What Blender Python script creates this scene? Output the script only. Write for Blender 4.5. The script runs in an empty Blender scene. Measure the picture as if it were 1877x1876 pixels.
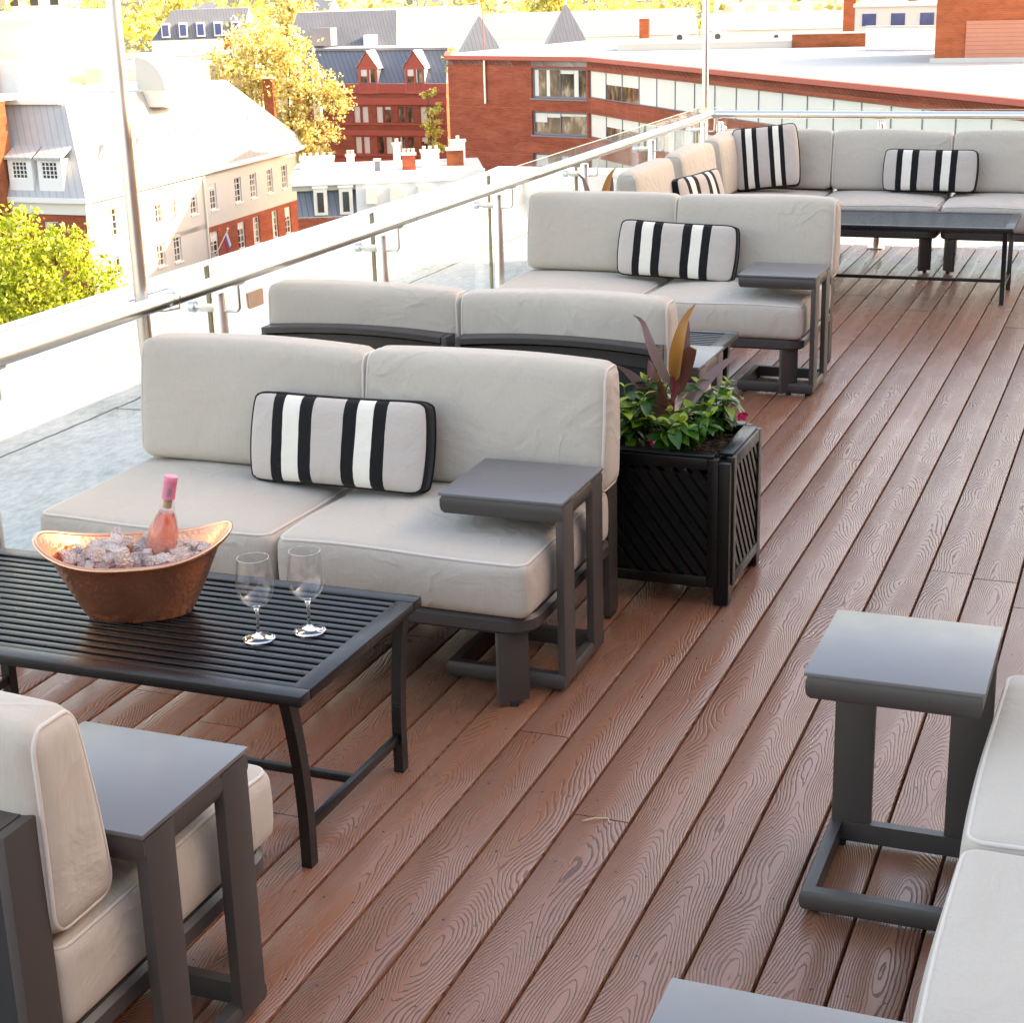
import bpy, bmesh, math, random
import numpy as np
from mathutils import Vector, Matrix
R = math.radians
SC = bpy.context.scene
COL = SC.collection
PI = math.pi
CAMROT = (-0.377074, 0.315071, -0.027821); CAMPOS = (1.78258, -2.18217, 1.94142); EXPO = 2.42; WB = 9000

# ------------------------------------------------------------------ materials
class NT:
    def __init__(s, name):
        s.m = bpy.data.materials.new(name); s.m.use_nodes = True
        s.t = s.m.node_tree; s.t.nodes.clear()
        s.out = s.t.nodes.new('ShaderNodeOutputMaterial')
    def n(s, typ, **kw):
        nd = s.t.nodes.new(typ)
        for k, v in kw.items():
            if k.startswith('i_'):
                key = k[2:]; key = int(key) if key.isdigit() else key.replace('__', ' ')
                s.set(nd.inputs[key], v)
            else: setattr(nd, k, v)
        return nd
    def set(s, inp, v):
        if isinstance(v, bpy.types.NodeSocket): s.t.links.new(v, inp)
        elif isinstance(v, bpy.types.Node): s.t.links.new(v.outputs[0], inp)
        else:
            if hasattr(inp.default_value, '__len__') and not hasattr(v, '__len__'): v = (v,)*len(inp.default_value)
            if hasattr(v, '__len__') and len(v) == 3 and len(inp.default_value) == 4: v = (*v, 1)
            inp.default_value = v
    def math(s, op, a, b=0.0, c=0.0, clamp=False):
        nd = s.n('ShaderNodeMath', operation=op, use_clamp=clamp)
        s.set(nd.inputs[0], a); s.set(nd.inputs[1], b); s.set(nd.inputs[2], c)
        return nd.outputs[0]
    def mix(s, f, a, b):
        nd = s.n('ShaderNodeMix', data_type='RGBA')
        s.set(nd.inputs[0], f); s.set(nd.inputs[6], a); s.set(nd.inputs[7], b)
        return nd.outputs[2]
    def ramp(s, f, stops, interp='LINEAR'):
        nd = s.n('ShaderNodeValToRGB'); nd.color_ramp.interpolation = interp
        el = nd.color_ramp.elements
        while len(el) < len(stops): el.new(0.5)
        for e, (p, c) in zip(el, stops):
            e.position = p; e.color = (*c, 1) if hasattr(c, '__len__') else (c, c, c, 1)
        s.set(nd.inputs[0], f); return nd.outputs[0]
    def coord(s, kind='Object', scale=None):
        o = s.n('ShaderNodeTexCoord').outputs[kind]
        if scale is not None:
            mp = s.n('ShaderNodeMapping'); s.set(mp.inputs[0], o); s.set(mp.inputs[3], scale); return mp.outputs[0]
        return o
    def noise(s, vec, scale=5, detail=3, rough=.5, dist=0, out=0):
        nd = s.n('ShaderNodeTexNoise'); s.set(nd.inputs['Vector'], vec); s.set(nd.inputs['Scale'], scale)
        s.set(nd.inputs['Detail'], detail); s.set(nd.inputs['Roughness'], rough); s.set(nd.inputs['Distortion'], dist)
        return nd.outputs[out]
    def bump(s, h, strength=.3, dist=.01, normal=None):
        nd = s.n('ShaderNodeBump'); s.set(nd.inputs['Height'], h); nd.inputs['Strength'].default_value = strength
        nd.inputs['Distance'].default_value = dist
        if normal is not None: s.set(nd.inputs['Normal'], normal)
        return nd.outputs[0]
    def pbr(s, color, rough=.5, metal=0., normal=None, spec=None, trans=None, ior=None, sheen=None, coat=None):
        b = s.n('ShaderNodeBsdfPrincipled')
        s.set(b.inputs['Base Color'], color); s.set(b.inputs['Roughness'], rough); s.set(b.inputs['Metallic'], metal)
        if normal is not None: s.set(b.inputs['Normal'], normal)
        if spec is not None: s.set(b.inputs['Specular IOR Level'], spec)
        if trans is not None: s.set(b.inputs['Transmission Weight'], trans)
        if ior is not None: s.set(b.inputs['IOR'], ior)
        if sheen is not None: s.set(b.inputs['Sheen Weight'], sheen)
        if coat is not None: s.set(b.inputs['Coat Weight'], coat); s.set(b.inputs['Coat Roughness'], .1)
        return b.outputs[0]
    def done(s, shader):
        s.t.links.new(shader, s.out.inputs[0]); return s.m

def simple(name, col, rough=.5, metal=0., var=.12, vscale=4, bump=0., bscale=60, spec=None, coat=None):
    t = NT(name); o = t.coord('Object')
    n1 = t.noise(o, vscale, 4, .6)
    c = t.mix(n1, [x*(1-var) for x in col], [min(1, x*(1+var)) for x in col])
    nr = t.math('MULTIPLY_ADD', t.noise(o, vscale*3, 3), .16, rough-.08)
    nm = t.bump(t.noise(o, bscale, 3), bump, .004) if bump else None
    return t.done(t.pbr(c, nr, metal, nm, spec, coat=coat))

def fabric(name, col, streak=(190, 190, 9), amp=.028):
    t = NT(name); o = t.coord('Object')
    inf = t.n('ShaderNodeObjectInfo')
    mp = t.n('ShaderNodeVectorMath', operation='MULTIPLY_ADD'); t.set(mp.inputs[0], o); mp.inputs[1].default_value = (1, 1, 1)
    cb = t.n('ShaderNodeCombineXYZ'); r10 = t.math('MULTIPLY', inf.outputs['Random'], 10)
    for i in range(3): t.set(cb.inputs[i], r10)
    t.set(mp.inputs[2], cb)
    v = mp.outputs[0]
    m2 = t.n('ShaderNodeMapping'); t.set(m2.inputs[0], v); m2.inputs[3].default_value = streak
    st = t.noise(m2.outputs[0], 1, 2, .6)
    stain = t.noise(v, 3.5, 4, .6)
    f = t.math('ADD', t.math('MULTIPLY', st, .75), t.math('MULTIPLY', stain, .5))
    c = t.ramp(f, [(.4, [x*(1-amp*1.6) for x in col]), (.8, [x*(1+amp) for x in col])])
    speck = t.noise(v, 38, 2, .5)
    c = t.mix(t.math('GREATER_THAN', speck, .80), c, [x*.55 for x in col])
    w = t.noise(v, 6, 4, .55, .7)
    nm = t.bump(w, .55, .02)
    rd = t.noise(v, 3.2, 2, .5, 1.6)
    rg_ = t.math('SUBTRACT', 1., t.math('MULTIPLY', t.math('ABSOLUTE', t.math('SUBTRACT', rd, .5)), 16.), clamp=True)
    rg_ = t.math('MULTIPLY', rg_, t.ramp(t.noise(v, 2.1, 2), [(.45, 0.), (.62, 1.)]))
    nm = t.bump(rg_, .35, .006, nm)
    m3 = t.n('ShaderNodeMapping'); t.set(m3.inputs[0], v); m3.inputs[3].default_value = (34, 34, 5)
    wr = t.noise(m3.outputs[0], 1, 2, .5)
    nm = t.bump(wr, .16, .006, nm)
    nm = t.bump(t.noise(v, 500, 2), .25, .0012, nm)
    return t.done(t.pbr(c, .92, 0, nm, .12, sheen=.12))

M = {}
FAB = (.54, .482, .412)
M['fabric'] = fabric('taupe canvas', FAB)
M['piping'] = simple('light cord piping', (.66, .60, .54), .85, var=.05, vscale=20)
M['metal'] = simple('bronze grey powder coat', (.064, .055, .051), .42, .0, .10, 5, .12, 300, .5)
M['top'] = simple('grey table plate', (.145, .14, .146), .33, .0, .05, 5, .0, 200, .9)
M['mesh'] = None
t = NT('dark sling mesh'); o = t.coord('Object')
ck = t.n('ShaderNodeTexChecker'); t.set(ck.inputs[0], o); ck.inputs[3].default_value = 420
M['mesh'] = t.done(t.pbr(t.mix(ck.outputs[1], (.012, .014, .016), (.035, .04, .045)), .6))
M['black'] = simple('black satin paint', (.007, .007, .008), .30, 0, .3, 8, .08, 120, .5)
M['blackwood'] = simple('black stained wood', (.005, .0045, .0045), .30, 0, .3, 14, .08, 90, .3)
M['rubber'] = simple('black rubber', (.015, .015, .015), .7)
M['steel'] = simple('polished stainless steel', (.84, .82, .79), .30, 1., .05, 3)
M['steel2'] = simple('galvanised steel pole', (.74, .69, .64), .34, 1., .08, 3)
M['blackfab'] = fabric('black canvas', (.014, .014, .015), amp=.1)

def glassy(name, tint, refl=.9, base=.035):
    t = NT(name)
    tr = t.n('ShaderNodeBsdfTransparent'); t.set(tr.inputs[0], tint)
    gl = t.n('ShaderNodeBsdfGlossy'); t.set(gl.inputs['Roughness'], .02); t.set(gl.inputs[0], (refl, refl, refl))
    g = t.n('ShaderNodeNewGeometry'); dp = t.n('ShaderNodeVectorMath', operation='DOT_PRODUCT'); t.set(dp.inputs[0], g.outputs['Normal']); t.set(dp.inputs[1], g.outputs['Incoming'])
    k = t.math('POWER', t.math('SUBTRACT', 1.0, t.math('ABSOLUTE', dp.outputs[1]), clamp=True), 5.)
    mx = t.n('ShaderNodeMixShader'); t.set(mx.inputs[0], t.math('MULTIPLY_ADD', k, .9, base))
    t.t.links.new(tr.outputs[0], mx.inputs[1]); t.t.links.new(gl.outputs[0], mx.inputs[2])
    return t.done(mx.outputs[0])
M['pane'] = glassy('railing glass', (.975, .985, .98))
M['edgeglass'] = simple('green glass edge', (.30, .26, .15), .15)
M['stemglass'] = glassy('thin stemware glass', (.985, .985, .985), base=.10)
M['bottleglass'] = glassy('bottle glass', (.97, .93, .93))
t = NT('clear stemware glass'); M['glass'] = t.done(t.pbr((1, 1, 1), .0, 0, trans=1., ior=1.45))
t = NT('ice'); o = t.coord('Object'); M['ice'] = t.done(t.pbr(t.mix(t.noise(o, 1.2, 2), (1., .93, .90), (.98, .76, .70)), .14, 0, t.bump(t.noise(o, 2.2, 3), .5, .1), trans=.42, ior=1.3))
t = NT('rose wine'); M['wine'] = t.done(t.pbr((1, .50, .40), .02, 0, trans=.75, ior=1.33))
M['capsule'] = simple('pink foil capsule', (.78, .22, .33), .35, 0, .08)
M['silver'] = simple('silver print', (.35, .33, .33), .4, .6)
M['cork'] = simple('cork', (.45, .30, .2), .8)
t = NT('hammered copper'); o = t.coord('Object')
vo = t.n('ShaderNodeTexVoronoi', feature='SMOOTH_F1'); t.set(vo.inputs['Vector'], o); vo.inputs['Scale'].default_value = 95
nm = t.bump(vo.outputs[0], .42, .004)
cc = t.mix(t.noise(o, 9, 4), (.90, .31, .15), (.98, .50, .31))
M['copper'] = t.done(t.pbr(cc, t.math('MULTIPLY_ADD', t.noise(o, 14, 3), .2, .2), 1., nm))
M['copper_rim'] = simple('polished copper', (.93, .47, .30), .24, 1., .08, 8)

# striped canvas: u across
t = NT('striped canvas'); uv = t.n('ShaderNodeUVMap').outputs[0]
sp = t.n('ShaderNodeSeparateXYZ'); t.set(sp.inputs[0], uv)
GR, BK, WH = (.54, .478, .432), (.013, .013, .014), (.82, .77, .68)
oo = t.coord('Object'); wob = t.math('MULTIPLY_ADD', t.noise(oo, 9, 2), .012, -.006)
c = t.ramp(t.math('ADD', sp.outputs[0], wob), [(0, GR), (.128, BK), (.195, WH), (.295, BK), (.375, GR), (.555, BK), (.63, WH), (.725, BK), (.80, GR)], 'CONSTANT')
nm = t.bump(t.noise(oo, 10, 4, .55, .8), .5, .02); nm = t.bump(t.noise(oo, 520, 2), .25, .0012, nm)
M['stripe'] = t.done(t.pbr(c, .9, 0, nm, .12, sheen=.1))

# deck boards: embossed cathedral grain from UV (u = metres along the board, v = metres across), id per board
t = NT('composite decking'); uvn = t.n('ShaderNodeUVMap'); uvn.uv_map = 'board'
sp = t.n('ShaderNodeSeparateXYZ'); t.set(sp.inputs[0], uvn.outputs[0]); u, v = sp.outputs[0], sp.outputs[1]
at_ = t.n('ShaderNodeAttribute'); at_.attribute_name = 'bid'; bid = at_.outputs['Fac']
def cxyz(a, b, c):
    n = t.n('ShaderNodeCombineXYZ'); t.set(n.inputs[0], a); t.set(n.inputs[1], b); t.set(n.inputs[2], c); return n.outputs[0]
bz = t.math('MULTIPLY', bid, 37.0)
slow = t.noise(cxyz(t.math('MULTIPLY', u, 1.9), t.math('MULTIPLY', v, 3.), bz), 1, 1, .4)
off = t.math('MULTIPLY_ADD', t.noise(cxyz(t.math('MULTIPLY', u, 1.1), 5., bz), 1, 0), .07, -.035)
w2 = t.noise(cxyz(t.math('MULTIPLY', u, 5.5), t.math('MULTIPLY', v, 24.), bz), 1, 2, .5, .4)
w3 = t.noise(cxyz(t.math('MULTIPLY', u, 30.), t.math('MULTIPLY', v, 90.), bz), 1, 2, .5)
vv = t.math('ADD', v, off)
rad = t.math('SQRT', t.math('MULTIPLY_ADD', vv, vv, .00016))
ph = t.math('ADD', t.math('ADD', rad, t.math('MULTIPLY', u, .11)), t.math('MULTIPLY', slow, .24))
ph = t.math('ADD', ph, t.math('MULTIPLY', w2, .017))
ph = t.math('ADD', ph, t.math('MULTIPLY', w3, .0028))
fr = t.math('FRACT', t.math('MULTIPLY', ph, 140.0))
lw = t.math('MULTIPLY', t.math('MULTIPLY_ADD', w3, .34, .12), t.math('MAXIMUM', t.math('DIVIDE', t.math('ABSOLUTE', vv), rad), .30))
groove = t.n('ShaderNodeMapRange', interpolation_type='SMOOTHSTEP'); t.set(groove.inputs[0], t.math('ABSOLUTE', t.math('SUBTRACT', fr, .5)))
t.set(groove.inputs[1], t.math('MULTIPLY', lw, .3)); t.set(groove.inputs[2], lw); groove.inputs[3].default_value = 1; groove.inputs[4].default_value = 0
patch = t.noise(cxyz(t.math('MULTIPLY', u, 1.3), t.math('MULTIPLY', v, 4.), t.math('ADD', bz, 3.)), 1, 3, .6)
gm = t.math('MULTIPLY', groove.outputs[0], t.ramp(patch, [(.25, .35), (.5, 1.)]))
# screw heads at every joist
yj = t.math('DIVIDE', t.math('SUBTRACT', u, 1.283), .308)
dy = t.math('MULTIPLY', t.math('SUBTRACT', t.math('FRACT', t.math('ADD', yj, 100.5)), .5), .308)
dv = t.math('SUBTRACT', t.math('ABSOLUTE', v), .036)
dd = t.math('SQRT', t.math('ADD', t.math('MULTIPLY', dy, dy), t.math('MULTIPLY', dv, dv)))
screw = t.math('LESS_THAN', dd, .0033)
base = t.mix(bid, (.235, .072, .030), (.33, .118, .056))
base = t.mix(t.math('MULTIPLY', patch, .55), base, (.36, .165, .10))
wpos = t.coord('Object', (1.1, .55, 1.)); wear = t.ramp(t.noise(wpos, 1.7, 5, .65), [(.42, 0.), (.68, 1.)])
base = t.mix(t.math('MULTIPLY', wear, .18), base, (.42, .26, .19))
base = t.mix(t.math('MULTIPLY', t.ramp(t.noise(t.coord('Object', (1, 1, 1)), 45, 3, .6), [(.66, 0.), (.74, 1.)]), .25), base, (.11, .05, .035))
base = t.mix(t.math('MULTIPLY', gm, .70), base, (.065, .024, .015))
base = t.mix(screw, base, (.008, .006, .006))
hh = t.math('SUBTRACT', t.math('MULTIPLY', gm, -1.), t.math('MULTIPLY', screw, 2.))
nm = t.bump(hh, .55, .0016)
nm = t.bump(t.noise(cxyz(t.math('MULTIPLY', u, 300.), t.math('MULTIPLY', v, 700.), bz), 1, 2), .2, .0008, nm)
rgh = t.math('ADD', t.math('MULTIPLY_ADD', patch, .14, .20), t.math('MULTIPLY', gm, .25))
M['deck'] = t.done(t.pbr(base, rgh, 0, nm, .8))

# concrete terrace
t = NT('pale cast concrete'); o = t.coord('Object')
a = t.noise(o, 1.2, 5, .65); b = t.noise(t.coord('Object', (11, 5, 3)), 2.6, 6, .8)
c = t.ramp(t.math('MULTIPLY_ADD', b, .6, t.math('MULTIPLY', a, .4)), [(.36, (.33, .375, .36)), (.5, (.50, .535, .515)), (.62, (.64, .66, .64))])
sx = t.n('ShaderNodeSeparateXYZ'); t.set(sx.inputs[0], o)
jw = t.math('MULTIPLY', t.noise(o, 7, 3), .03)
j1 = t.math('LESS_THAN', t.math('ABSOLUTE', t.math('ADD', sx.outputs[0], t.math('SUBTRACT', 3.06, jw))), .010)
yy = t.math('FRACT', t.math('DIVIDE', t.math('ADD', sx.outputs[1], t.math('ADD', t.math('MULTIPLY', sx.outputs[0], -.08), 8.54)), 2.44))
j2 = t.math('LESS_THAN', t.math('ABSOLUTE', t.math('SUBTRACT', yy, .5)), .0040)
jj = t.math('MAXIMUM', j1, t.math('MULTIPLY', j2, t.math('GREATER_THAN', sx.outputs[0], -3.04)))
sp_ = t.math('GREATER_THAN', t.noise(o, 5, 2), .735)
c = t.mix(t.math('MULTIPLY', jj, .8), c, (.07, .07, .06)); c = t.mix(t.math('MULTIPLY', sp_, .6), c, (.25, .26, .24))
M['terrace'] = t.done(t.pbr(c, .85, 0, t.bump(t.math('ADD', b, t.math('MULTIPLY', jj, -3.)), .4, .006), .2))
M['stucco'] = simple('white painted render', (.76, .765, .75), .85, 0, .06, 1.5, .25, 25, .2)
M['patch'] = simple('bare brick patch', (.34, .20, .13), .9, 0, .3, 18, .4, 60)

def brick(name, c1, c2, mortar, sx=1., rot=0, var=.3, blotch=.35):
    t = NT(name); o = t.coord('Object')
    s = t.n('ShaderNodeSeparateXYZ'); t.set(s.inputs[0], o)
    h = t.math('ADD', s.outputs[0], s.outputs[1])
    cb = t.n('ShaderNodeCombineXYZ'); t.set(cb.inputs[0], h); t.set(cb.inputs[1], s.outputs[2])
    bt = t.n('ShaderNodeTexBrick'); t.set(bt.inputs['Vector'], cb); bt.inputs['Scale'].default_value = 1.
    bt.inputs['Brick Width'].default_value = .42*sx; bt.inputs['Row Height'].default_value = .14*sx; bt.inputs['Mortar Size'].default_value = .012*sx
    t.set(bt.inputs['Color1'], c1); t.set(bt.inputs['Color2'], c2); t.set(bt.inputs['Mortar'], mortar)
    bl = t.noise(t.coord('Object', (.25, .25, .9)), 1.3, 5, .65)
    c = t.mix(t.math('MULTIPLY', t.ramp(bl, [(.45, 0.), (.7, 1.)]), blotch), bt.outputs[0], [min(1, x*1.7+.02) for x in c1])
    return t.done(t.pbr(c, .88, 0, t.bump(bt.outputs[1], -.3, .01), .15))
M['brick'] = brick('red brick', (.38, .095, .052), (.29, .062, .034), (.33, .12, .08))
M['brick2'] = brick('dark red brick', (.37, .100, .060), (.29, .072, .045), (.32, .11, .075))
M['brick_o'] = brick('brown brick', (.26, .080, .038), (.20, .055, .026), (.24, .10, .055))
M['brick_pent'] = brick('orange red brick', (.40, .105, .045), (.33, .08, .034), (.36, .13, .075))
M['redband'] = simple('red sandstone band', (.48, .100, .072), .8, 0, .08, .5)
M['redtrim'] = simple('red painted trim', (.52, .110, .078), .6, 0, .08, .5)
M['cream'] = simple('cream painted brick', (.78, .74, .66), .85, 0, .05, .3)
M['white'] = simple('white paint', (.82, .81, .79), .7, 0, .05, .3)
M['membrane'] = simple('white roof membrane', (.52, .52, .50), .8, 0, .10, .35)
M['sunlit_pale'] = simple('sunlit pale brick', (.60, .58, .54), .85, 0, .08, .5)  # whiteness of the sunlit brick wall put into the colour
M['tan'] = simple('tan render', (.74, .66, .53), .85, 0, .06, .3)
M['blind_glare'] = simple('white blinds and pane glare', (.80, .79, .72), .7, 0, .05, .4)
M['greytrim'] = simple('grey window frame', (.20, .20, .23), .5)
M['shutter'] = None
def seam(name, c, per=.5, axis='XY', dark=.6):
    t = NT(name); o = t.coord('Object'); s = t.n('ShaderNodeSeparateXYZ'); t.set(s.inputs[0], o)
    h = t.math('ADD', s.outputs[0], s.outputs[1]) if axis == 'XY' else s.outputs[2]
    f = t.math('FRACT', t.math('DIVIDE', h, per)); l = t.math('LESS_THAN', f, .16)
    nz = t.noise(o, .8, 4)
    cc = t.mix(nz, [x*.85 for x in c], [min(1, x*1.15) for x in c]); cc = t.mix(l, cc, [x*dark for x in c])
    return t.done(t.pbr(cc, .45, .0, t.bump(l, .5, .04), .5))
M['slate'] = seam('blue grey slate roof', (.14, .16, .20), .55)
M['zinc'] = seam('pale standing seam roof', (.42, .43, .45), .62, dark=.8)
M['zincw'] = seam('white standing seam roof', (.33, .33, .325), .9, dark=.86)
M['shutter'] = seam('salmon roller shutter', (.52, .20, .13), .28, 'Z', .8)
t = NT('window glass'); o = t.coord('Object')
nz = t.noise(t.coord('Object', (1.3, 1.3, .5)), .9, 3, .6)
M['wglass'] = t.done(t.pbr(t.ramp(nz, [(.40, (.035, .030, .022)), (.50, (.10, .070, .045)), (.56, (.20, .14, .09)), (.66, (.42, .36, .26))]), .08, 0, None, .7))  # tan and cream patches put reflections into the glass colour
M['dglass'] = simple('dark pane', (.05, .05, .055), .1, 0, .5, 1, spec=.7)
M['bluewin'] = simple('blue tinted pane', (.05, .08, .22), .15, 0, .3, 1)
M['pot'] = simple('clay chimney pot', (.62, .50, .42), .8)
M['rust'] = simple('rusty pipe', (.42, .16, .05), .8, 0, .4, 2)
M['asphalt'] = simple('asphalt street', (.05, .05, .05), .9, 0, .2, .1)
M['bark'] = simple('bark', (.16, .10, .055), .9, 0, .3, 3)
M['soil'] = simple('dark potting soil', (.030, .016, .010), .9, 0, .6, 60, .8, 90)
M['mulch'] = simple('wood mulch chips', (.075, .038, .020), .9, 0, .7, 30, .5, 90)
def leafmat(name, cols, rough=.5, trans=.5, tcol=None):
    t = NT(name); g = t.n('ShaderNodeNewGeometry')
    n = len(cols); c = t.ramp(g.outputs['Random Per Island'], [(i/(n-1), k) for i, k in enumerate(cols)])
    d = t.pbr(c, rough, 0, None, .4)
    tl = t.n('ShaderNodeBsdfTranslucent'); t.set(tl.inputs[0], c)
    mx = t.n('ShaderNodeMixShader'); mx.inputs[0].default_value = trans
    t.t.links.new(d, mx.inputs[1]); t.t.links.new(tl.outputs[0], mx.inputs[2])
    return t.done(mx.outputs[0])
M['leaf_green'] = leafmat('spring green leaves', [(.12, .20, .012), (.36, .46, .03), (.62, .66, .10), (.74, .76, .22)], .5, .45)
M['leaf_yellow'] = leafmat('pale yellow spring leaves', [(.34, .25, .04), (.66, .56, .16), (.80, .74, .36), (.85, .82, .58)], .5, .4)
M['leaf_gold'] = leafmat('golden leaves', [(.30, .27, .03), (.60, .54, .10), (.76, .70, .22), (.82, .77, .40)], .5, .4)
M['leaf_gloss'] = leafmat('glossy dark green leaves', [(.016, .065, .012), (.032, .12, .016), (.09, .22, .018)], .26, .18)
M['leaf_bud'] = leafmat('lime young leaves', [(.20, .32, .02), (.36, .42, .05)], .4, .3)
M['ti_leaf'] = leafmat('burgundy strap leaf', [(.13, .045, .038), (.19, .075, .05), (.23, .11, .08)], .28, .25)
M['ti_pink'] = leafmat('dusky pink striped leaf', [(.19, .11, .11), (.27, .17, .16), (.16, .08, .08)], .32, .2)
M['ti_orange'] = leafmat('orange young leaf', [(.34, .125, .025), (.40, .17, .04)], .32, .3)
M['ti_stem'] = simple('crimson stalk', (.22, .018, .03), .45)
M['stem_green'] = simple('green stem', (.10, .16, .03), .6)
M['pink'] = simple('magenta petals', (.75, .02, .16), .5)
M['straw'] = simple('dry straw', (.62, .50, .28), .8)
M['flag1'] = simple('white flag cloth', (.8, .78, .76), .8); M['flag2'] = simple('blue flag cloth', (.10, .16, .45), .8); M['flag3'] = simple('red flag cloth', (.55, .05, .05), .8)

# ------------------------------------------------------------------ mesh building
class MB:
    def __init__(s): s.v = []; s.f = []; s.mi = []; s.uv = {}; s.mats = []
    def mat(s, m):
        if m not in s.mats: s.mats.append(m)
        return s.mats.index(m)
    def add(s, verts, faces, m=None, X=None):
        b = len(s.v); k = s.mat(m) if m is not None else 0
        if X is not None: verts = [X @ Vector(p) for p in verts]
        s.v.extend([tuple(p) for p in verts])
        for f in faces: s.f.append(tuple(i+b for i in f)); s.mi.append(k)
        return b
    def box(s, a, b, m=None, X=None, bev=0.):
        (x0, y0, z0), (x1, y1, z1) = [tuple(map(min, zip(a, b))), tuple(map(max, zip(a, b)))]
        if bev <= 0:
            v = [(x0,y0,z0),(x1,y0,z0),(x1,y1,z0),(x0,y1,z0),(x0,y0,z1),(x1,y0,z1),(x1,y1,z1),(x0,y1,z1)]
            f = [(3,2,1,0),(4,5,6,7),(0,1,5,4),(1,2,6,5),(2,3,7,6),(3,0,4,7)]
            return s.add(v, f, m, X)
        bm = bmesh.new(); bmesh.ops.create_cube(bm, size=1)
        for q in bm.verts: q.co = Vector((x0+(q.co.x+.5)*(x1-x0), y0+(q.co.y+.5)*(y1-y0), z0+(q.co.z+.5)*(z1-z0)))
        bmesh.ops.bevel(bm, geom=list(bm.edges), offset=bev, segments=2, affect='EDGES', profile=.6)
        bm.verts.index_update()
        s.add([q.co.copy() for q in bm.verts], [[q.index for q in f.verts] for f in bm.faces], m, X); bm.free()
    def lathe(s, prof, n=32, m=None, X=None, close=False):
        v = []; f = []
        for r, z in prof:
            for i in range(n): a = 2*PI*i/n; v.append((r*math.cos(a), r*math.sin(a), z))
        P = len(prof)
        for j in range(P if close else P-1):
            k = (j+1) % P
            for i in range(n): f.append((j*n+i, j*n+(i+1) % n, k*n+(i+1) % n, k*n+i))
        if not close:
            if prof[0][0] > 1e-5: f.append(tuple(range(n))[::-1])
            if prof[-1][0] > 1e-5: f.append(tuple((P-1)*n+i for i in range(n)))
        s.add(v, f, m, X)
    def tube(s, path, r, n=10, m=None, X=None, closed=False, prof=None, up=(0, 0, 1)):
        P = [Vector(p) for p in path]; N = len(P); v = []; f = []
        if prof is None: prof = [(math.cos(2*PI*i/n), math.sin(2*PI*i/n)) for i in range(n)]
        else: n = len(prof)
        U0 = Vector(up)
        for i, p in enumerate(P):
            if closed: a, b = P[i-1], P[(i+1) % N]; d1 = (p-a).normalized(); d2 = (b-p).normalized()
            else: d1 = (p-P[max(i-1, 0)]); d2 = (P[min(i+1, N-1)]-p); d1 = d1.normalized() if d1.length > 0 else d2.normalized(); d2 = d2.normalized() if d2.length > 0 else d1
            t = (d1+d2).normalized(); c = max(.35, t.dot(d2))
            sd = t.cross(U0)
            if sd.length < 1e-3: sd = t.cross(Vector((0, 1, 0))) if abs(t.y) < .9 else t.cross(Vector((1, 0, 0)))
            sd.normalize(); u = sd.cross(t).normalized()
            rr = r[i] if hasattr(r, '__len__') else r
            for x, y in prof: v.append(p+sd*(x*rr/c)+u*(y*rr))
        L = N if closed else N-1
        for j in range(L):
            k = (j+1) % N
            for i in range(n): f.append((j*n+i, j*n+(i+1) % n, k*n+(i+1) % n, k*n+i))
        if not closed: f.append(tuple(range(n))[::-1]); f.append(tuple((N-1)*n+i for i in range(n)))
        s.add(v, f, m, X)
    def poly(s, pts, m=None): s.add(pts, [tuple(range(len(pts)))], m)
    def prism(s, poly, z0, z1, m=None, top=None):
        n = len(poly); v = [(x, y, z0) for x, y in poly]+[(x, y, z1) for x, y in poly]
        s.add(v, [(i, (i+1) % n, n+(i+1) % n, n+i) for i in range(n)], m)
        s.add([(x, y, z1) for x, y in poly], [tuple(range(n))], top or m); s.add([(x, y, z0) for x, y in poly], [tuple(range(n))[::-1]], m)
    def build(s, name, m=None, parent=None, smooth=35, fix=True):
        me = bpy.data.meshes.new(name); me.from_pydata(s.v, [], s.f)
        mats = s.mats if s.mats else [m]
        if None in mats: mats = [m if q is None else q for q in mats]
        for q in mats: me.materials.append(M[q] if isinstance(q, str) else q)
        if s.mi: me.polygons.foreach_set('material_index', s.mi)
        if fix:
            bm = bmesh.new(); bm.from_mesh(me); bmesh.ops.recalc_face_normals(bm, faces=bm.faces); bm.to_mesh(me); bm.free()
        if smooth is not None:
            me.shade_smooth()
            if smooth < 180: me.set_sharp_from_angle(angle=R(smooth))
        o = bpy.data.objects.new(name, me); COL.objects.link(o)
        if parent is not None: o.parent = parent
        return o

def tag(o, label=None, cat=None, group=None, kind=None):
    if label: o['label'] = label
    if cat: o['category'] = cat
    if group: o['group'] = group
    if kind: o['kind'] = kind
    return o
def empty(name, loc=(0, 0, 0), rz=0.):
    o = bpy.data.objects.new(name, None); COL.objects.link(o); o.location = loc; o.rotation_euler = (0, 0, rz); o.empty_display_size = .1
    return o
KIDS = {}
def children(o): return [c for c in bpy.data.objects if c.parent == o]
def copy_tree(o, parent=None):
    c = o.copy(); COL.objects.link(c)
    if parent is not None: c.parent = parent
    for ch in children(o): copy_tree(ch, c)
    return c
def rrect(x0, y0, x1, y1, r, n=5):
    out = []
    for cx, cy, a0 in ((x1-r, y1-r, 0), (x0+r, y1-r, 90), (x0+r, y0+r, 180), (x1-r, y0+r, 270)):
        for i in range(n+1): a = R(a0+90*i/n); out.append((cx+r*math.cos(a), cy+r*math.sin(a)))
    return out
def rot(z): return Matrix.Rotation(z, 4, 'Z')
def TR(x, y, z): return Matrix.Translation((x, y, z))

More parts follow.
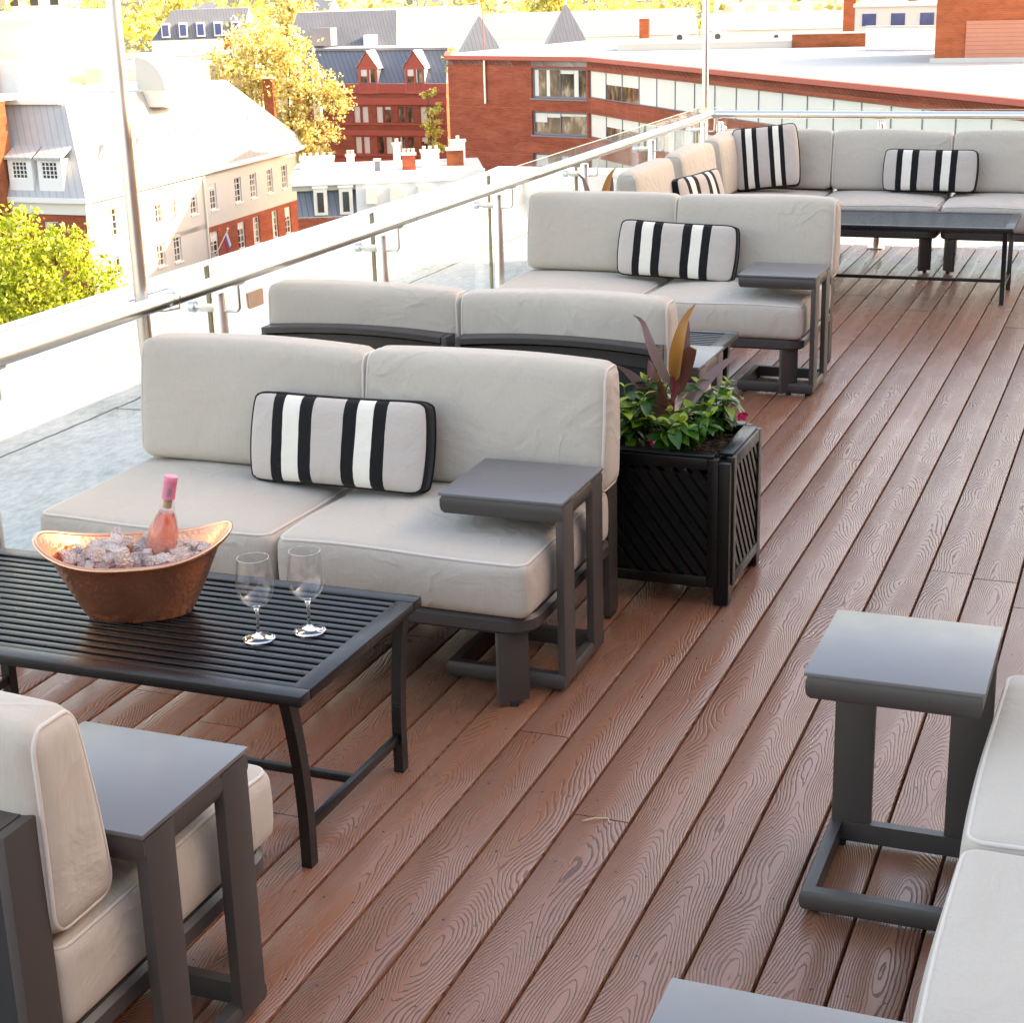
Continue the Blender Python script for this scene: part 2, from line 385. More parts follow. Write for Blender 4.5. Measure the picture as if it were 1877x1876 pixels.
# ------------------------------------------------------------------ cushions
def axis_samples(L, r, n):
    e = [0, .12*r, .4*r, .75*r, 1.25*r]
    a = [-L/2+q for q in e]; b = [L/2-q for q in reversed(e)]
    m = np.linspace(a[-1], b[0], n)[1:-1]
    return a+list(m)+b
def round_box(w, d, h, r, deform, nx=14, ny=12, nz=6):
    X = axis_samples(w, r, nx); Y = axis_samples(d, r, ny); Z = axis_samples(h, r, nz)
    idx = {}; V = []; F = []
    def vid(p):
        k = tuple(round(q, 5) for q in p)
        if k not in idx:
            c = [max(-L/2+r, min(L/2-r, q)) for q, L in zip(p, (w, d, h))]
            dv = Vector([a-b for a, b in zip(p, c)])
            q = Vector(c)+(dv.normalized()*r if dv.length > 1e-9 else dv)
            idx[k] = len(V); V.append(deform(q))
        return idx[k]
    def face(A, B, fn):
        for i in range(len(A)-1):
            for j in range(len(B)-1): F.append([vid(fn(A[a], B[b])) for a, b in ((i, j), (i+1, j), (i+1, j+1), (i, j+1))])
    for z in (-h/2, h/2): face(X, Y, lambda a, b: (a, b, z))
    for y in (-d/2, d/2): face(X, Z, lambda a, b: (a, y, b))
    for x in (-w/2, w/2): face(Y, Z, lambda a, b: (x, a, b))
    return V, F
def wob(seed, amp):
    rg = random.Random(seed); ks = [(rg.uniform(4, 11), rg.uniform(4, 11), rg.uniform(3, 9), rg.uniform(0, 6.3)) for _ in range(4)]
    def f(p): return amp*sum(math.sin(a*p.x+b*p.y+c*p.z+d) for a, b, c, d in ks)/2
    return f

def seat_cushion(w, d, z0, z1, yc, seed, parent):
    h = z1-z0; r = .028; wn = wob(seed, .0035)
    def df(p):
        q = p.copy(); fx = max(0, 1-(2*p.x/w)**2); fy = max(0, 1-(2*p.y/d)**2); fz = max(0, 1-(2*p.z/h)**2)
        if p.z > 0: q.z += .026*(fx*fy)**.6 + wn(p)
        q.x += math.copysign(.010*fz*(fy**.4), p.x)*(abs(2*p.x/w)**4); q.y += math.copysign(.012*fz*(fx**.4), p.y)*(abs(2*p.y/d)**4)
        q.y += wn(p)*.8*(abs(2*p.y/d)**4)
        return q+Vector((0, yc, (z0+z1)/2))
    V, F = round_box(w, d, h, r, df)
    m = MB(); m.add(V, F, 'fabric'); o = m.build('seat_cushion', parent=parent, smooth=180)
    k = r*.29
    path = [df(Vector((x, y, h/2-k))) for x, y in densify(rrect(-w/2+k, -d/2+k, w/2-k, d/2-k, .03, 5))]
    m = MB(); m.tube(path, .0048, 7, 'piping', closed=True); m.build('piping', parent=o, smooth=180)
    return o
def densify(pts, step=.05):
    out = []
    n = len(pts)
    for i in range(n):
        a = Vector(pts[i]); b = Vector(pts[(i+1) % n]); k = max(1, int((b-a).length/step))
        for j in range(k): out.append(tuple(a.lerp(b, j/k)))
    return out
def back_cushion(w, z0, z1, seed, parent, yb=.722):
    # local wedge: thick at the bottom, thin rounded top, leaning on the frame behind it
    h = z1-z0; d = .19; r = .042; wn = wob(seed, .004)
    def df(p):
        t = (p.z+h/2)/h
        fx = max(0, 1-(2*p.x/w)**2); fz = max(0, 1-(2*p.z/h)**2)
        th = (.185*(1-t)+.115*t)/d
        y = p.y*th
        y += math.copysign(.022*(fx*fz)**.7, p.y)*(abs(2*p.y/d)**3) + wn(p)*(abs(2*p.y/d)**3)
        yc = (yb-.096)*(1-t)+(yb-.070)*t
        x = p.x + math.copysign(.006*fz, p.x)*(abs(2*p.x/w)**6)
        z = p.z + (.012*fx if p.z > 0 else 0) + wn(Vector((p.x, 0, 0)))*(1 if p.z > 0 else 0)*.8
        return Vector((x, yc+y, (z0+z1)/2+z))
    V, F = round_box(w, d, h, r, df, 14, 4, 10)
    m = MB(); m.add(V, F, 'fabric'); o = m.build('back_cushion', parent=parent, smooth=180)
    k = r*.29
    for sx in (-1, 1):
        m = MB(); path = [df(Vector((sx*(w/2-k), y, z))) for y, z in densify(rrect(-d/2+k, -h/2+k, d/2-k, h/2-k, r*.9, 5), .04)]
        m.tube(path, .0045, 7, 'piping', closed=True, up=(1, 0, 0)); m.build('piping', parent=o, smooth=180)
    return o

_seed = [10]
def sofa_module(label, x, y, rz=0., w=.775, z=0, group='modules of the lounge seating', cush=True, dx=0.):
    """front edge centre at (x, y); local +y runs from the front edge to the back"""
    o = empty('sofa_module', (x, y, z), rz); tag(o, label, 'sofa', group)
    _seed[0] += 7; sd = _seed[0]
    f = MB(); P = rrect(-w/2+.028, .035, w/2-.028, .74, .06, 6)
    prof = [(a*.026, b*.025) for a, b in ((-1, -.6), (-.6, -1), (.6, -1), (1, -.6), (1, .6), (.6, 1), (-.6, 1), (-1, .6))]
    f.tube([(a, b, .243) for a, b in P], 1., m='metal', closed=True, prof=prof)
    f.box((-w/2+.05, .05, .236), (w/2-.05, .69, .25), 'metal')
    f.build('frame', parent=o)
    for s in (-1, 1):
        l = MB(); X = TR(s*(w/2-.070), .042, 0) @ rot(s*R(45)); l.box((-.046, -.010, .012), (.046, .010, .222), 'metal', X, .003)
        X2 = TR(s*(w/2-.066), .040, 0); l.lathe([(.013, 0), (.013, .013)], 10, 'rubber', X2); l.build('leg', parent=o)
        l = MB(); xo = s*(w/2-.020); l.box((xo-.011, .722, .008), (xo+.011, .806, .690), 'metal', None, .004)
        l.box((xo-.009, .732, 0), (xo+.009, .796, .009), 'rubber'); l.build('back_leg', parent=o)
    b = MB(); n = 14
    for i in range(n):
        pass
    arch = lambda q: .676+.020*(1-(2*q/w)**2)
    xs = np.linspace(-w/2+.032, w/2-.032, 17)
    b.tube([(q, .764, arch(q)) for q in xs], 1., m='metal', prof=[(-.045, -.011), (.045, -.011), (.045, .008), (.041, .012), (-.041, .012), (-.045, .008)])
    b.tube([(q, .758, arch(q)-.046) for q in xs], 1., m='metal', prof=[(-.02, -.022), (.02, -.022), (.02, .022), (-.02, .022)])
    b.box((-w/2+.032, .735, .235), (w/2-.032, .775, .275), 'metal')
    b.build('back_rail', parent=o)
    b = MB()
    v = []; 
    for q in xs:
        for zz in (.28, arch(q)-.072):
            v.append((q, .756, zz)); v.append((q, .760, zz))
    nn = len(xs); fc = []
    for i in range(nn-1):
        a = i*4; c = a+4
        fc += [(a, c, c+2, a+2), (a+1, a+3, c+3, c+1)]
    b.add(v, fc, 'mesh'); b.build('back_panel', parent=o)
    if cush:
        seat_cushion(w-.014, .715, .268, .432, .360, sd, o)
        bcu = back_cushion(w+.012, .452, .838, sd+1, o, .735); bcu.location.x = dx
    return o

def side_table(label, x, y, rz=0.):
    """local: x 0..0.362, y 0..0.352, uprights on the +x side"""
    o = empty('side_table', (x, y, 0), rz); tag(o, label, 'side table', 'metal side tables')
    W, D = .362, .352
    m = MB(); m.box((-.003, -.003, .556), (W+.002, D+.003, .565), 'top', None, .002); m.build('table_top', parent=o)
    def ring(z0, z1, wd):
        hc = (z0+z1)/2; hh = (z1-z0)/2
        prof = [(-wd, -hh), (-wd, hh)] + [(.013, hh), (.018, hh*.6), (.018, -hh*.15), (.0155, -hh*.62), (.009, -hh*.95)]
        pts = [(.018, .018, hc), (.018, D-.018, hc), (W-.018, D-.018, hc), (W-.018, .018, hc)]
        return pts, [(-a, b) for a, b in prof]
    m = MB(); pts, prof = ring(.502, .555, .030); m.tube(pts, 1., m='metal', closed=True, prof=prof); m.box((.02, .02, .515), (W-.02, D-.02, .54), 'metal'); m.build('top_frame', parent=o)
    for y0 in (.004, D-.094):
        m = MB(); m.box((W-.022, y0, .03), (W+.001, y0+.09, .552), 'metal', None, .004); m.build('upright', parent=o)
    m = MB(); pts, prof = ring(.008, .056, .012); m.tube(pts, 1., m='metal', closed=True, prof=prof)
    for fx, fy in ((.03, .03), (W-.03, .03), (.03, D-.03), (W-.03, D-.03)): m.lathe([(.012, 0), (.012, .012)], 10, 'rubber', TR(fx, fy, 0))
    m.build('base_frame', parent=o)
    return o

def coffee_table(label, x, y, rz=0., L=1.29, W=.645):
    """origin at the near right corner of the top; local x runs to the left (-), y away"""
    o = empty('coffee_table', (x, y, 0), rz); tag(o, label, 'coffee table', 'black slatted coffee tables')
    zt = .455; bw = .048; m = MB()
    m.box((-L, 0, zt-.026), (0, bw, zt), 'black', None, .004); m.box((-L, W-bw, zt-.026), (0, W, zt), 'black', None, .004)
    m.box((-L, bw+.0005, zt-.026), (-L+bw, W-bw-.0005, zt-.0005), 'black', None, .003); m.box((-bw, bw+.0005, zt-.026), (0, W-bw-.0005, zt-.0005), 'black', None, .003)
    n = 16; pitch = (W-2*bw)/n
    for i in range(n):
        y0 = bw+pitch*i+.006; m.box((-L+bw-.004, y0, zt-.016), (-bw+.004, y0+pitch-.012, zt-.004), 'black', None, .0025)
    for q in (-L*.33, -L*.66): m.box((q-.012, bw, zt-.03), (q+.012, W-bw, zt-.018), 'black')
    m.build('slatted_top', parent=o)
    for sx in (0, 1):
        for yy in (.07, W-.075):
            m = MB(); xb = -.045 if sx == 0 else -L+.045; sg = 1 if sx == 0 else -1
            pts = []
            for z in np.linspace(0, .432, 12):
                k = max(0, (z-.08)/.35); pts.append((xb, yy+(-.048 if yy < W/2 else .050)*k**2.0, z))
            m.tube(pts, 1., m='black', prof=[(-.013, -.016), (.013, -.016), (.013, .016), (-.013, .016)], up=(0, 1, 0)); m.build('leg', parent=o)
    m = MB()
    for xb in (-.047, -L+.047): m.box((xb-.008, .085, .082), (xb+.008, W-.09, .106), 'black', None, .002)
    m.box((-L+.056, W/2-.008, .084), (-.056, W/2+.008, .104), 'black', None, .002)
    m.build('stretcher', parent=o)
    return o

def throw_pillow(label, loc, rx, rz, w=.585, h=.275, g=.064, bulge=.034, roll=0., seed=1):
    o = empty('throw_pillow', loc); o.rotation_euler = (Matrix.Rotation(rz, 4, 'Z') @ Matrix.Rotation(rx, 4, 'X') @ Matrix.Rotation(roll, 4, 'Z')).to_euler(); tag(o, label, 'pillow', 'striped throw pillows')
    nu, nv = 22, 14; m = MB(); uvs = []
    us = [math.sin(a) for a in np.linspace(-PI/2, PI/2, nu)]; vs = [math.sin(a) for a in np.linspace(-PI/2, PI/2, nv)]
    wn = wob(seed, .004)
    def P(u, v, s):
        cx = 1-.035*(1-abs(v))**1*1.0 if False else 1
        pin = .020
        x = u*w/2*(1-pin*(1-v*v)*abs(u)**3*0-.0)+0; y = v*h/2
        x -= math.copysign(.012*(1-v*v), u)*abs(u)**6*-1; y += math.copysign(.010*(1-u*u), v)*abs(v)**6*-.6
        cr = (abs(u)**14*abs(v)**14); x -= math.copysign(.010*cr, u); y -= math.copysign(.010*cr, v)
        b = bulge*((1-u**4)*(1-v**4))**.55
        zz = s*(g/2*.8+b)+wn(Vector((x*1.6, y*1.6, s)))*(1-u**6)*(1-v**6)
        return (x, y, zz)
    for s in (-1, 1):
        base = len(m.v); vv = [P(u, v, s) for u in us for v in vs]
        ff = [(i*nv+j, (i+1)*nv+j, (i+1)*nv+j+1, i*nv+j+1) for i in range(nu-1) for j in range(nv-1)]
        m.add(vv, ff, 'stripe'); 
    # gusset
    ring = [(i, 0) for i in range(nu)]+[(nu-1, j) for j in range(1, nv)]+[(i, nv-1) for i in range(nu-2, -1, -1)]+[(0, j) for j in range(nv-2, 0, -1)]
    off = nu*nv; n = len(ring)
    idx = [i*nv+j for i, j in ring]
    for k in range(n):
        a, b = idx[k], idx[(k+1) % n]; m.f.append((a, b, b+off, a+off)); m.mi.append(m.mat('blackfab'))
    ob = m.build('cover', parent=o, smooth=60)
    me = ob.data; uv = me.uv_layers.new(name='UVMap')
    for lp in me.loops:
        c = me.vertices[lp.vertex_index].co; uv.data[lp.index].uv = (c.x/w+.5, c.y/h+.5)
    for s in (-1, 1):
        m = MB(); m.tube([P(us[i], vs[j], s) for i, j in ring], .0046, 6, 'blackfab', closed=True); m.build('piping', parent=o, smooth=180)
    return o

# ------------------------------------------------------------------ deck, terrace, parapet
BS = .1445
def build_deck():
    rg = random.Random(3)
    known = {4: [4.388, 1.2], 6: [4.068], 9: [3.124], 2: [1.592, 6.536], -1: [.976], 1: [8.127], 3: [7.522], 7: [7.176, 2.2], 5: [9.0]}
    prof = [(-.0695, -.024), (-.0695, -.006), (-.0676, -.0018), (-.0635, 0), (.0635, 0), (.0676, -.0018), (.0695, -.006), (.0695, -.024)]
    V = []; F = []; U = []; B = []
    for k in range(-10, 26):
        cx = BS*(k+.5); cuts = sorted([-3.4, 9.83]+known.get(k, [rg.uniform(-2.6, 0), rg.uniform(1., 3.4), rg.uniform(5, 9)] if k not in known else []))
        for a, b in zip(cuts, cuts[1:]):
            id_ = rg.random(); uo = rg.uniform(0, 40); base = len(V); z = rg.uniform(-.0008, .0008)
            ys = [a+.0016, b-.0016]
            for y in ys:
                for px, pz in prof: V.append((cx+px, y, pz+z)); U.append((y, px)); B.append(id_)
            n = len(prof)
            for i in range(n-1): F.append((base+i, base+i+1, base+n+i+1, base+n+i))
            F.append(tuple(base+i for i in range(n))); F.append(tuple(base+n+i for i in reversed(range(n))))
    me = bpy.data.meshes.new('deck'); me.from_pydata(V, [], F); me.materials.append(M['deck'])
    at = me.attributes.new('bid', 'FLOAT', 'POINT'); at.data.foreach_set('value', B)
    uv = me.uv_layers.new(name='board')
    for lp in me.loops: uv.data[lp.index].uv = U[lp.vertex_index]
    bm = bmesh.new(); bm.from_mesh(me); bmesh.ops.recalc_face_normals(bm, faces=bm.faces); bm.to_mesh(me); bm.free()
    me.shade_smooth(); me.set_sharp_from_angle(angle=R(28))
    o = bpy.data.objects.new('deck', me); COL.objects.link(o); tag(o, kind='structure')
build_deck()
m = MB(); m.box((-1.43, -3.38, -.10), (3.74, 9.81, -.030), 'rubber'); tag(m.build('deck_substructure'), kind='structure')
m = MB(); m.box((-3.78, -12, -1.0), (12, 11.75, -.102), 'terrace'); tag(m.build('terrace_floor'), kind='structure')
m = MB(); m.box((-3.6, -11.9, -30), (11.9, 11.6, -1.002), 'cream'); tag(m.build('hotel_building'), 'cream hotel block carrying the roof deck', 'building')
# parapet with coved foot
m = MB()
sec = [(-3.76, -.102), (-3.76, .262), (-3.745, .275), (-3.42, .262), (-3.41, .245), (-3.395, .02), (-3.33, -.060), (-3.22, -.098), (-3.22, -.102)]
v = [(x, -12, z) for x, z in sec]+[(x, 11.40, z) for x, z in sec]; n = len(sec)
m.add(v, [(i, (i+1) % n, n+(i+1) % n, n+i) for i in range(n)]+[tuple(range(n))], 'stucco')
sec2 = [(11.76, -.102), (11.76, .272), (11.745, .285), (11.42, .272), (11.41, .255), (11.395, .03), (11.33, -.060), (11.22, -.098), (11.22, -.102)]
v = [(-3.77, y, z) for y, z in sec2]+[(12, y, z) for y, z in sec2]
m.add(v, [(i, (i+1) % n, n+(i+1) % n, n+i) for i in range(n)]+[tuple(range(n))], 'stucco')
par = m.build('parapet_wall'); tag(par, 'low white rendered parapet wall along the terrace edge', 'wall')
m = MB(); m.box((-3.405, 6.60, .0), (-3.385, 6.78, .105), 'patch'); m.build('bare_patch', parent=par)['label'] = 'small brown patch of bare brick'

# ------------------------------------------------------------------ guardrails
def guardrail(name, label, along_y, posts, joints, c0, c1, ends):
    """left rail runs along y at x=-1.28 (posts -1.36, glass -1.42); far rail along x at y=9.63 (9.70 / 9.76)"""
    o = empty('guardrail', (0, 0, 0)); tag(o, label, 'railing')
    if along_y: W = lambda s, d, z: (-1.36-d, s, z)
    else: W = lambda s, d, z: (s, 9.70+d, z)
    m = MB(); m.tube([W(c0, -.08, .928), W(c1, -.08, .928)], .026, 18, 'steel'); m.build('handrail', parent=o, smooth=50)
    for s in posts:
        m = MB(); x, y, _ = W(s, 0, 0)
        m.lathe([(.024, 0.012), (.024, .862), (.021, .868)], 20, 'steel', TR(x, y, 0)); p = m.build('post', parent=o, smooth=40)
        m = MB(); m.lathe([(.062, 0), (.062, .008), (.058, .012), (.026, .016)], 24, 'steel', TR(x, y, 0)); m.build('base_plate', parent=p)
        m = MB(); pts = [W(s, -.02, .80), W(s, -.06, .80), W(s, -.072, .803), W(s, -.08, .815), W(s, -.08, .905)]
        m.tube(pts, .0055, 8, 'steel', up=(0.3, 1, 0) if not along_y else (1, .3, 0)); q = .03
        a = W(s-q, -.068, .897); b = W(s+q, -.092, .904); m.box(a, b, 'steel'); m.build('rail_bracket', parent=p)
        m = MB(); 
        a = W(s-.009, .02, .795); b = W(s+.009, .085, .825); m.box(a, b, 'steel', None, .002)
        m.tube([W(s, .075, .81), W(s, .105, .81)], .010, 12, 'steel', up=(0, 0, 1)); m.tube([W(s, .103, .81), W(s, .125, .81)], .021, 16, 'steel')
        m.build('glass_clamp', parent=p, smooth=40)
    for a, b in zip(joints, joints[1:]):
        m = MB(); m.box(W(a+.006, .056, .05), W(b-.006, .068, .955), 'pane')
        gp = m.build('glass_pane', parent=o, smooth=None)
        m = MB()
        for q in (a+.0060, b-.0060): m.box(W(q-.0012, .0555, .05), W(q+.0012, .0685, .955), 'edgeglass')
        m.box(W(a+.008, .0555, .9551), W(b-.008, .0685, .9562), 'edgeglass'); m.build('pane_edge', parent=gp, smooth=None)
    return o
PY_ = [1.595+1.36*k for k in range(-3, 6)]+[9.70]
guardrail('guardrail', 'steel and glass guardrail down the left side of the deck', True, PY_, [-3.8, -2.47, -1.11, .25, 1.615, 2.985, 4.355, 5.715, 7.07, 8.45, 9.76], -3.6, 9.655, None)
guardrail('guardrail', 'steel and glass guardrail across the far end of the deck', False, [-1.24, -.10, 1.26, 2.62], [-1.42, -.10, 1.26, 2.62, 3.7], -1.305, 3.7, None)
for y, lab in ((2.47, 'tall steel pole clamped to the handrail beside the near sofa'), (9.74, 'tall steel pole at the far corner of the railing')):
    x = -1.362
    m = MB(); m.lathe([(.0225, .0), (.0225, 3.4), (.015, 3.42)], 20, 'steel2', TR(x, y, 0)); o = m.build('steel_pole', smooth=40); tag(o, lab, 'pole')
    m = MB(); m.tube([(x-.03, y-.03, .93), (x-.03, y+.04, .935), (x+.08, y+.05, .965), (x+.118, y+.05, .94), (x+.118, y+.04, .90), (x+.06, y+.03, .89), (x+.02, y-.01, .90)], .004, 6, 'steel'); m.build('clamp_ring', parent=o)

# ------------------------------------------------------------------ seating
G = 'modules of the lounge seating'
sofa_module('taupe cushioned module with lumbar pillow edge, near sofa, beside the glass railing', -.895, 1.70, w=.80, dx=.024)
sofa_module('taupe cushioned module of the near sofa with dark side table over its seat', -.100, 1.70, w=.775, dx=.024)
sofa_module('armless module seen from behind, left of the two, dark mesh back', -.965, 4.01, PI, w=.775)['label'] = 'module seen from behind with dark mesh back, nearer the railing'
sofa_module('module seen from behind with dark mesh back, directly behind the planter', -.175, 4.01, PI, w=.775)
sofa_module('module of the middle sofa nearest the railing, shadowless left back cushion', -.925, 5.343, w=.79, dx=.024)['label'] = 'railing-side module of the middle two-seat sofa facing the camera'
sofa_module('deck-side module of the middle two-seat sofa, side table over its seat', -.125, 5.343, w=.79, dx=.024)
sofa_module('nearest module of the far corner sofa along the left railing', -.39, 7.235, PI/2, w=.77)
sofa_module('second module of the far corner sofa along the left railing', -.39, 8.19, PI/2, w=.77)
sofa_module('module of the far corner sofa beside the corner, behind the black coffee table', .035, 8.76, w=.785)
sofa_module('rightmost module of the far corner sofa, cut by the picture edge', .835, 8.76, w=.785)
for ob in bpy.data.objects:
    pass
# corner module: a second back cushion along its left side
c = sofa_module('corner module of the far sofa with two back cushions', -.765, 8.76, w=.785)
bc = back_cushion(.60, .452, .838, 77, c); bc.matrix_parent_inverse = Matrix(); bc.rotation_euler = (0, 0, PI/2); bc.location = (.352, .30, 0)
sofa_module('armless module in the bottom left corner with its back to the camera', -.185, .455, PI, w=.79)
sofa_module('far module of the right-hand sofa cut by the picture edge', 1.54, .965, -PI/2, w=.79)
sofa_module('near module of the right-hand sofa at the bottom right', 1.54, .172, -PI/2, w=.79)

side_table('grey C-shaped side table standing over the near sofa seat', -.03, 1.848)
side_table('grey C-shaped side table standing over the middle sofa seat', -.042, 5.372)
side_table('pale topped C-shaped side table behind the planter leaves', -.09, 3.495)
side_table('grey side table alone on the boards beside the right-hand sofa', 1.535, .932, PI/2)
side_table('grey side table whose top corner shows at the bottom edge', 1.577, -.560, PI/2)
side_table('grey side table standing over the bottom left module', -.100, -.083)

coffee_table('black slatted coffee table carrying the copper tub and wine glasses', .131, .713)
coffee_table('black slatted coffee table mostly hidden behind the planter leaves', .142, 4.018, W=.615)
coffee_table('black slatted coffee table in front of the far corner sofa', .985, 7.745, R(1.0))

throw_pillow('striped lumbar pillow on the near sofa', (-.49, 2.165, .590), R(90-14), R(-3), seed=3, roll=R(1))
throw_pillow('striped lumbar pillow on the middle sofa', (-.455, 5.80, .592), R(90-13), R(-2), seed=5, roll=R(-1.5))
throw_pillow('large square striped pillow in the corner of the far sofa', (-.775, 9.15, .680), R(90-17), R(9), w=.42, h=.42, bulge=.05, seed=8, roll=R(6))
throw_pillow('striped lumbar pillow on the far sofa above the coffee table', (.31, 9.235, .600), R(90-12), R(-1), seed=9)
throw_pillow('striped lumbar pillow seen edge-on on the left run of the far sofa', (-.865, 7.73, .600), R(90-15), R(80), seed=11)

# ------------------------------------------------------------------ planter and plants
def planter(label, x0, y0):
    S = .44; o = empty('planter_box', (x0, y0, 0)); tag(o, label, 'planter')
    for px, py in ((.0, .0), (S-.05, .0), (.0, S-.05), (S-.05, S-.05)):
        m = MB(); m.box((px, py, .006), (px+.05, py+.05, .474), 'blackwood', None, .003); m.box((px+.008, py+.008, 0), (px+.042, py+.042, .007), 'rubber'); m.build('corner_post', parent=o)
    def panel(X):
        # local x 0..S-.06 along the panel, y outwards(-)
        L = S-.068; m = MB(); z0, z1 = .062, .486; b = .036
        m.box((0, -.012, z0), (b, .014, z1), 'blackwood', X, .003); m.box((L-b, -.012, z0), (L, .014, z1), 'blackwood', X, .003)
        m.box((b, -.012, z0), (L-b, .014, z0+b), 'blackwood', X, .002); m.box((b, -.012, z1-b), (L-b, .014, z1), 'blackwood', X, .002)
        a0, a1, c0, c1 = b, L-b, z0+b, z1-b; H = c1-c0; st = .037; wd = .019
        k = c0
        t = -L*1.3
        sl = 1.35
        q = c0-.0
        s = c0
        zz = c0
        while zz < c1+sl*(a1-a0):
            # slat line z = zz - sl*(x-a0); clip to the window
            pts = []
            def clip(off):
                xa = a0; za = zz+off; xb = a1; zb = zz+off-sl*(a1-a0)
                if za > c1: xa = a0+(za-c1)/sl; za = c1
                if zb < c0: xb = a0+(zz+off-c0)/sl; zb = c0
                return (xa, za, xb, zb)
            A = clip(0); B = clip(wd*1.68)
            if A[2]-A[0] > .012 and B[2]-B[0] > .012:
                v = [(A[0], -.007, A[1]), (A[2], -.007, A[3]), (B[2], -.007, B[3]), (B[0], -.007, B[1])]; v += [(a, .007, c) for a, _, c in v]
                m.add(v, [(0, 1, 2, 3), (7, 6, 5, 4), (0, 4, 5, 1), (1, 5, 6, 2), (2, 6, 7, 3), (3, 7, 4, 0)], 'blackwood', X)
            zz += st*1.68
        m.build('side_panel', parent=o)
    panel(TR(.034, .006, 0)); panel(TR(S-.006, .034, 0) @ rot(PI/2)); panel(TR(S-.034, S-.006, 0) @ rot(PI)); panel(TR(.006, S-.034, 0) @ rot(-PI/2))
    m = MB(); m.box((.03, .03, .09), (S-.03, S-.03, .425), 'rubber'); m.build('liner', parent=o)
    m = MB()
    for a, b in (((.052, .004), (S-.052, .05)), ((.052, S-.05), (S-.052, S-.004)), ((.004, .052), (.05, S-.052)), ((S-.05, .052), (S-.004, S-.052))):
        m.box((a[0], a[1], .4865), (b[0], b[1], .494), 'blackwood', None, .002)
    m.build('rim', parent=o)
    # soil
    rg = random.Random(4); m = MB(); n = 24
    vv = [(x0+.04+(S-.08)*i/n, y0+.04+(S-.08)*j/n, .448+rg.uniform(-.006, .007)) for i in range(n+1) for j in range(n+1)]
    m.add(vv, [(i*(n+1)+j, (i+1)*(n+1)+j, (i+1)*(n+1)+j+1, i*(n+1)+j+1) for i in range(n) for j in range(n)], 'soil')
    for _ in range(420):
        X = TR(x0+rg.uniform(.05, S-.05), y0+rg.uniform(.05, S-.05), .452+rg.uniform(0, .008)) @ rot(rg.uniform(0, 6.3)) @ Matrix.Rotation(rg.uniform(-.5, .5), 4, 'X')
        a = rg.uniform(.004, .013); b = rg.uniform(.002, .005); m.box((-a, -b, -.0015), (a, b, .0015), 'mulch', X)
    so = m.build('soil', smooth=None); tag(so, 'dark mulched soil filling the black planter' if x0 > 0 else 'dark mulched soil in the far planter', 'soil', kind='stuff')
    return o
planter('black slatted wooden planter box holding tropical plants beside the near sofa', .162, 2.632)

def blade(m, base, tip, width, sag, mat, fold=.25, n=12, side=None, curl=0.):
    """strap leaf from base to tip with a bow"""
    b = Vector(base); t = Vector(tip); d = t-b; L = d.length
    up = Vector((0, 0, 1)); sd = d.cross(up)
    if sd.length < .05: sd = Vector(side or (1, 0, 0))
    sd.normalize()
    if side is not None: sd = Vector(side).normalized()
    nr = sd.cross(d).normalized()
    if nr.z < 0: nr = -nr
    V = []; F = []
    for i in range(n+1):
        s = i/n; c = b.lerp(t, s)+nr*(sag*math.sin(PI*min(1, s*1.02)))
        if s > .8 and curl: c += (-nr)*(curl*((s-.8)/.2)**2)
        w = width*(math.sin(PI*min(1, (s**.75)*.96+.03)))**.8*(.35 if s < .12 else 1) + .0015
        if s > .97: w *= .3
        for k, q in ((-1, 1), (-.5, .4), (0, 0), (.5, .4), (1, 1)): V.append(c+sd*(w*k)+nr*(fold*w*q*abs(k)))
    for i in range(n):
        for j in range(4): a = i*5+j; F.append((a, a+1, a+6, a+5))
    m.add(V, F, mat)
def ti_plant(label, bx, by, z0=.45, sc=1., seed=0):
    o = empty('ti_plant', (0, 0, 0)); tag(o, label, 'plant')
    m = MB(); top = Vector((bx+.01, by, z0+.215*sc)); m.tube([(bx, by, z0-.02), (bx+.006, by, z0+.1*sc), tuple(top)], [.009, .008, .006], 8, 'ti_stem'); st = m.build('stalk', parent=o)
    m = MB(); P = lambda dx, dy, dz: (bx+dx*sc, by+dy*sc, z0+dz*sc)
    vw = Vector((-.26, .93, -.24)).normalized()
    L = [((.004, 0, .17), (-.100, -.02, .430), .018, -.022, 'ti_pink', .6, .045), ((.012, .005, .18), (.062, .0, .450), .023, .026, 'ti_orange', .45, .045),
         ((.012, .02, .16), (.042, .05, .400), .024, .006, 'ti_pink', -.3, .0), ((.012, -.01, .13), (.100, -.06, .345), .031, .045, 'ti_leaf', -.2, .05),
         ((.02, .0, .04), (.215, .03, .300), .022, .040, 'ti_pink', .5, .035), ((.01, .02, .03), (.17, .09, .18), .015, .03, 'ti_pink', .6, .02),
         ((-.005, 0, .02), (-.175, -.02, .250), .024, .035, 'ti_pink', .5, .02), ((-.01, .01, .06), (-.085, .03, .255), .026, .012, 'ti_leaf', .2, .01),
         ((-.006, -.01, .02), (-.14, -.05, .15), .018, .03, 'ti_pink', .6, .02), ((.006, -.01, .03), (.06, -.11, .10), .022, .03, 'ti_leaf', .4, .03)]
    for a, b, w, sg, mt, ang, cu in L:
        A = Vector(P(*a)); Bq = Vector(P(*b)); d = (Bq-A).normalized(); ss = d.cross(vw).normalized(); pp = ss.cross(d).normalized()
        blade(m, A, Bq, w*sc, sg*sc, mt, .28, 14, ss*math.cos(ang)+pp*math.sin(ang), cu*sc)
    m.build('leaves', parent=o, smooth=180, fix=False)
    return o
ti_plant('burgundy ti plant with one upright orange leaf in the planter', .322, 2.95)

